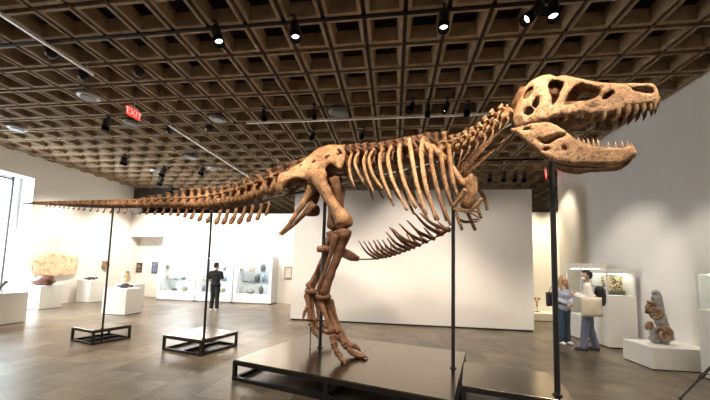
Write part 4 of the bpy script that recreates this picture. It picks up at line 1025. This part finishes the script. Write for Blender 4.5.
# ------------------------------------------------------------------ ceiling fixtures
def ctop(px, py, z): return atZ(px, py, z)
def track(x0, x1, y0, y1, z0, z1, label, m, group=None):
    bm = B(x0, x1, y0, y1, z0, z1)
    if z0 < CZ-.03:
        n = 4
        for q in range(n+1):
            xx, yy = x0+(x1-x0)*(.02+.96*q/n), y0+(y1-y0)*(.02+.96*q/n); box(bm, xx-.006, xx+.006, yy-.006, yy+.006, z1, CZ+.03)
    return tag(obj('lighting_track', bm, m), label, 'lighting track', group)
track(-5.89, -5.845, -3, 4.98, CZ-.10, CZ-.06, 'white track running down the upper left of the ceiling', 'track')
track(-5.955, -5.91, 7.1, 11.5, CZ-.10, CZ-.06, 'white track running back above the thick part of the tail', 'track')
track(-3.78, 3.2, 7.09, 7.135, CZ-.10, CZ-.06, 'long white track across the ceiling above the ribcage', 'track')
track(XL+.1, XR-.1, GY-.026, GY+.026, CZ-.012, CZ+.03, 'long black track across the nearest ceiling joint', 'trackblack')
YT2 = GY+10*G
track(1.2, 5.3, YT2-.02, YT2+.02, CZ-.05, CZ-.01, 'black track above the right end of the partition, under the lower jaw', 'trackblack')
track(-4.2, 2.4, GY+5*G-.02, GY+5*G+.02, CZ-.012, CZ+.03, 'black track above the ribcage carrying small spotlights', 'trackblack')

LAMPS = []
def spot_fixture(px, py, qx, qy, label, lit=False, r=.06, group=None, Lmax=.32):
    """black cylinder lamp: pixel of its upper end and of its mouth; hung from the ceiling"""
    z = CZ-.09
    A = ctop(px, py, z); d = ray(qx, qy); Yq = A.y
    e = atY(qx, qy, Yq); ax = (e-A); ax.y += -.06 if lit else 0.03
    L = min(Lmax, max(.22, ax.length))-.09; ax.normalize()
    t = thing('ceiling_spotlight', label, 'spotlight', tuple(A+V((0, 0, .09))), 0, group)
    F = FR[t.name].inverted()
    rot = ax.to_track_quat('-Z', 'Y').to_matrix().to_4x4(); c = A+ax*L*.5
    bm = bmesh.new(); bmesh.ops.create_cone(bm, cap_ends=True, segments=20, radius1=r, radius2=r, depth=L, matrix=Matrix.Translation(c) @ rot)
    bev_e = [e_ for e_ in bm.edges if len(e_.link_faces) == 2 and any(len(f.verts) > 4 for f in e_.link_faces)]
    bmesh.ops.bevel(bm, geom=bev_e, offset=r*.12, segments=2, affect='EDGES')
    obj('housing', bm, 'black', t, world=True, smooth=True, auto=.6)
    bm = bmesh.new(); u_ = ax.orthogonal().normalized(); w_ = ax.cross(u_); rg = []
    for (rr, dd) in ((r, -.01), (r, .09), (r*.9, .09), (r*.9, -.01)): rg.append([bm.verts.new(A+ax*(L+dd)+(u_*math.cos(a)+w_*math.sin(a))*rr) for a in [2*PI*q/20 for q in range(20)]])
    for a_, b_ in zip(rg, rg[1:]+rg[:1]):
        for q in range(20): bm.faces.new((a_[q], a_[(q+1) % 20], b_[(q+1) % 20], b_[q]))
    obj('shroud', bm, 'shroud', t, world=True, smooth=True, auto=.6)
    bm = bmesh.new(); bmesh.ops.create_cone(bm, cap_ends=True, segments=20, radius1=r*.86, radius2=r*.86, depth=.012, matrix=Matrix.Translation(A+ax*(L-.005)) @ rot)
    obj('lens', bm, 'lens' if lit else 'lensoff', t, world=True)
    bm = bmesh.new(); box(bm, A.x-.012, A.x+.012, A.y-.03, A.y+.03, A.z, CZ+.02); box(bm, A.x-.03, A.x+.03, A.y-.06, A.y+.06, CZ-.02, CZ+.02); obj('bracket', bm, 'black', t, world=True)
    return t
spot_fixture(215.5, 29, 222, 47, 'black cylinder spotlight at the upper left, right of the white track', True, .075)
spot_fixture(294, 24, 297, 42, 'black cylinder spotlight second from left on the nearest black track', True, .075)
spot_fixture(444, 13, 443, 33, 'black cylinder spotlight hanging straight down above the shoulder', True, .075)
spot_fixture(540, 8, 521, 26, 'tilted black spotlight with a bright lens above the skull', True, .075)
spot_fixture(553, 5, 551, 22, 'black spotlight hanging beside the tilted one above the skull', True, .075)
spot_fixture(413, 103.5, 408.5, 113.5, 'small lit spotlight above the ribcage, left one of the lit pair', True, .06)
spot_fixture(428, 104, 427.5, 116, 'unlit small black spotlight between two lit ones above the ribcage', False, .06)
spot_fixture(447.5, 103.5, 443.2, 114, 'small lit spotlight above the shoulder, right one of the lit pair', True, .06)
spot_fixture(468, 105, 467, 114, 'dark spotlight above the base of the neck', False, .07)
spot_fixture(264, 111, 263.5, 120, 'small dark spotlight beside the left end of the cross track', False, .06)
spot_fixture(314.3, 109.5, 314, 118.5, 'thin dark spotlight above the hip on the cross track', False, .05)
spot_fixture(314, 133, 311.5, 140, 'small lit spotlight just above the front of the hip blade', True, .06)
spot_fixture(364, 132, 361.5, 139, 'small lit spotlight just above the first back spines', True, .06)
spot_fixture(107.5, 119.5, 103.8, 129.5, 'black spotlight left of the red sign, over the left side', False, .08)
spot_fixture(124.5, 157, 122, 165, 'black spotlight over the left wall near the tail tip', False, .1)
spot_fixture(164.5, 168.5, 160.5, 176, 'black spotlight above the middle of the tail, nearest the white disc', False, .1)
spot_fixture(203.5, 167.5, 200, 174.5, 'black spotlight above the tail stand with the square frame', False, .1)
spot_fixture(162, 178.5, 158.5, 185, 'black spotlight just above the tail spines, lower of a pair', False, .1)
spot_fixture(172, 187, 170, 193, 'black spotlight at the back touching the tail spines in view', False, .1)
for px, lab in ((490, 'leftmost of four black spotlights in a row under the jaw'), (504, 'second of four black spotlights in a row under the jaw'), (515.3, 'third of four black spotlights in a row under the jaw'), (524.6, 'rightmost of four black spotlights in a row under the jaw')):
    spot_fixture(px, 174, px-.3, 181.5, lab, False, .075)
def disc(px, py, label, m, r=.19):
    A = ctop(px, py, CZ-.10); t = thing('ceiling_speaker', label, 'speaker', tuple(A+V((0, 0, .1))))
    bm = bmesh.new(); ball(bm, A, r, r, .055, 3); obj('housing', bm, m, t, world=True, smooth=True)
    bm = bmesh.new(); cyl(bm, A+V((0, 0, .07)), .02, .1, 10); obj('stem', bm, 'black', t, world=True)
    bm = bmesh.new(); cyl(bm, A+V((0, 0, -.03)), r*.7, .05, 24); obj('grille', bm, 'speaker', t, world=True)
disc(88.5, 96.5, 'pale grey ceiling disc below the end of the white track at left', 'speakerw', .21)
disc(17, 128.5, 'pale ceiling disc at the far left above the window wall', 'speakerw', .2)
disc(218, 118.5, 'grey ceiling disc above the middle of the tail, right of the red sign', 'speaker', .2)
disc(132, 122.5, 'dark ceiling disc partly behind the red sign', 'speaker', .2)
disc(338.5, 112, 'dark ceiling disc above the hip, near the cross track', 'speaker', .24)
disc(192, 157, 'dark ceiling disc beside the white track over the tail', 'speaker', .22)
disc(155, 171, 'small white ceiling disc above the tail, beside a black spotlight', 'speakerw', .17)
disc(213, 168.5, 'small pale ceiling disc right of the white track end', 'speakerw', .2)
def dome(px, py, label):
    A = ctop(px, py, CZ-.1); t = thing('security_camera', label, 'camera', tuple(A+V((0, 0, .1))))
    bm = bmesh.new(); cyl(bm, A+V((0, 0, .05)), .085, .09, 18); cyl(bm, A+V((0, 0, .3)), .015, .5, 8); obj('housing', bm, 'blackpl', t, world=True, smooth=True, auto=.6)
    bm = bmesh.new(); ball(bm, A+V((0, 0, .0)), .075, sub=3); obj('dome', bm, 'blackpl', t, world=True, smooth=True)
    bm = bmesh.new(); ball(bm, A+V((-.03, -.06, -.02)), .03, sub=2); obj('lens', bm, 'speakerw', t, world=True, smooth=True)
dome(83.5, 77.5, 'dark dome camera beside the end of the white track'); dome(138.5, 73.5, 'dark dome camera in a coffer right of the white track end'); dome(169.5, 131.5, 'dark dome camera at the start of the white track over the tail'); dome(208.5, 129.5, 'dark dome camera under a coffer below the grey disc'); dome(51.5, 54.5, 'small pale-lensed camera beside the white track at upper left')

def exit_sign(c, ang, w, h, label):
    t = thing('exit_sign', label, 'exit sign', (c.x, c.y, c.z-h/2), ang)
    obj('panel', bev(B(-w/2, w/2, -.012, .012, 0, h), .004), 'red', t)
    obj('mount', B(-w*.3, w*.3, -.03, .03, h, h+.05), 'white', t)
    obj('stem', B(-.012, .012, -.012, .012, h+.05, CZ+.03-(c.z-h/2)), 'white', t)
    for s in (0, 1):
        cu = bpy.data.curves.new('exit_text', 'FONT'); cu.body = 'EXIT'; cu.size = h*1.0; cu.extrude = .003; cu.align_x = 'CENTER'
        o = bpy.data.objects.new('exit_text', cu); COL.objects.link(o)
        dg = bpy.context.evaluated_depsgraph_get(); me = bpy.data.meshes.new_from_object(o.evaluated_get(dg)); bpy.data.objects.remove(o)
        me.transform(Matrix.Rotation(s*PI, 4, 'Z') @ Matrix.Translation((0, -.014, h*.16)) @ Matrix.Rotation(PI/2, 4, 'X'))
        obj('lettering', me, 'redlet', t)
c = ctop(133.6, 113.3, CZ-.30); exit_sign(c, PI/2, .36, .2, 'red exit sign hanging from the ceiling at left')
c = ctop(545.8, 174.5, CZ-.26); exit_sign(c, PI/2-.5, .44, .24, 'red exit sign hanging under the lower jaw beside the pole')

# ------------------------------------------------------------------ light
def spot(loc, tgt, power, size=60, blend=.6, col=(1, .86, .70), rad=.08):
    l = bpy.data.lights.new('spot', 'SPOT'); l.energy = power; l.spot_size = math.radians(size); l.spot_blend = blend; l.color = col; l.shadow_soft_size = rad
    o = bpy.data.objects.new('spot', l); COL.objects.link(o); o.location = loc
    o.rotation_euler = (V(tgt)-V(loc)).to_track_quat('-Z', 'Y').to_euler(); return o
def area(loc, tgt, sx, sy, power, col=(1, 1, 1)):
    l = bpy.data.lights.new('area', 'AREA'); l.shape = 'RECTANGLE'; l.size = sx; l.size_y = sy; l.energy = power; l.color = col
    o = bpy.data.objects.new('area', l); COL.objects.link(o); o.location = loc
    o.rotation_euler = (V(tgt)-V(loc)).to_track_quat('-Z', 'Y').to_euler(); return o
LZ = CZ-.25
WM = (1, .84, .66)
# on the skeleton, from the near tracks
spot((2.6, 2.2, LZ), (2.3, 3.6, 3.4), 300, 60, .5, WM)
spot((1.1, 2.7, LZ), (1.2, 4.4, 3.2), 330, 60, .5, WM)
spot((-.9, 3.1, LZ), (-.6, 5.0, 2.9), 420, 65, .5, WM)
spot((-2.6, 3.3, LZ), (-2.6, 5.4, 2.7), 380, 62, .5, WM)
spot((-4.4, 3.4, LZ), (-4.6, 5.5, 2.6), 340, 62, .5, WM)
spot((-6.4, 3.4, LZ), (-6.6, 5.7, 2.6), 300, 62, .5, WM)
spot((.3, 2.2, LZ), (-.6, 4.9, 1.2), 260, 36, .5, WM)
# on the partition
for x, p_ in ((-2.0, 130), (.5, 330), (1.9, 90), (3.2, 80)): spot((x, 6.6, LZ), (x, 9.4, 1.5), p_, 66, .9, (1, .86, .72))
# on the left wall and the back wall
for y in (7.6, 9.8, 11.9): spot((XL+2.2, y, LZ), (XL, y+.4, 1.6), 400, 70, .9, (1, .86, .69))
for x in (-11.2, -9.6, -7.9, -6.2, -4.4): spot((x, 11.0, LZ), (x, 13.5, 1.9), 480, 84, .8, (1, .87, .71))
# plinths at left
spot((-9.6, 5.4, LZ), (-10.1, 6.7, .8), 300, 60, .6, WM); spot((-8.0, 7.4, LZ), (-8.6, 9.0, .8), 400, 60, .6, WM)
# right wall
spot((3.6, 5.2, LZ), (5.3, 6.6, .8), 200, 45, .6, (1, .90, .78)); spot((3.4, 6.8, LZ), (5.2, 8.2, 1.2), 220, 55, .7, (1, .90, .78))
spot((4.6, 10.2, LZ), (5.62, 10.9, 3.2), 150, 50, .8, (1, .84, .6))
# wide spots added to raise the ambient light
for x in (-9.5, -6, -2.5, 1, 4):
    for y in (-2.0, 1.2): spot((x, y, LZ), (x, y+.3, 0), 170, 120, .9, (1, .92, .82))
for x, y in ((-6.5, 8.2), (-3.2, 8.0)): spot((x, y, LZ), (x, y, 0), 300, 100, .9, (1, .90, .78))
for x, y in ((-8, 16.5), (-3, 16.5), (3, 16.5)): spot((x, y, LZ), (x, y, 0), 350, 140, .9, (1, .9, .78))  # added to brighten the ceiling beyond the back wall
# far gap
for x in (4.9, 6.4): spot((x, 11.2, LZ-.4), (x, 12.45, 1.6), 260, 90, .9, (1, .80, .50))
# daylight
area((XL-2.0, WY0-.4, 3.2), (XL, WY1-.2, 1.8), 3.2, 4.0, 1150, (.88, .94, 1))
w = bpy.data.worlds.new('sky'); w.use_nodes = True; SC.world = w
w.node_tree.nodes['Background'].inputs[0].default_value = (.80, .90, 1, 1); w.node_tree.nodes['Background'].inputs[1].default_value = 6.0

vs = SC.view_settings; vs.view_transform = 'Standard'; vs.look = 'None'; vs.exposure = 0.9; vs.gamma = 1; vs.use_curve_mapping = False
SC.cycles.use_denoising = True
SC.cycles.max_bounces = 8; SC.cycles.transparent_max_bounces = 12; SC.cycles.sample_clamp_indirect = 8; SC.cycles.caustics_reflective = False; SC.cycles.caustics_refractive = False
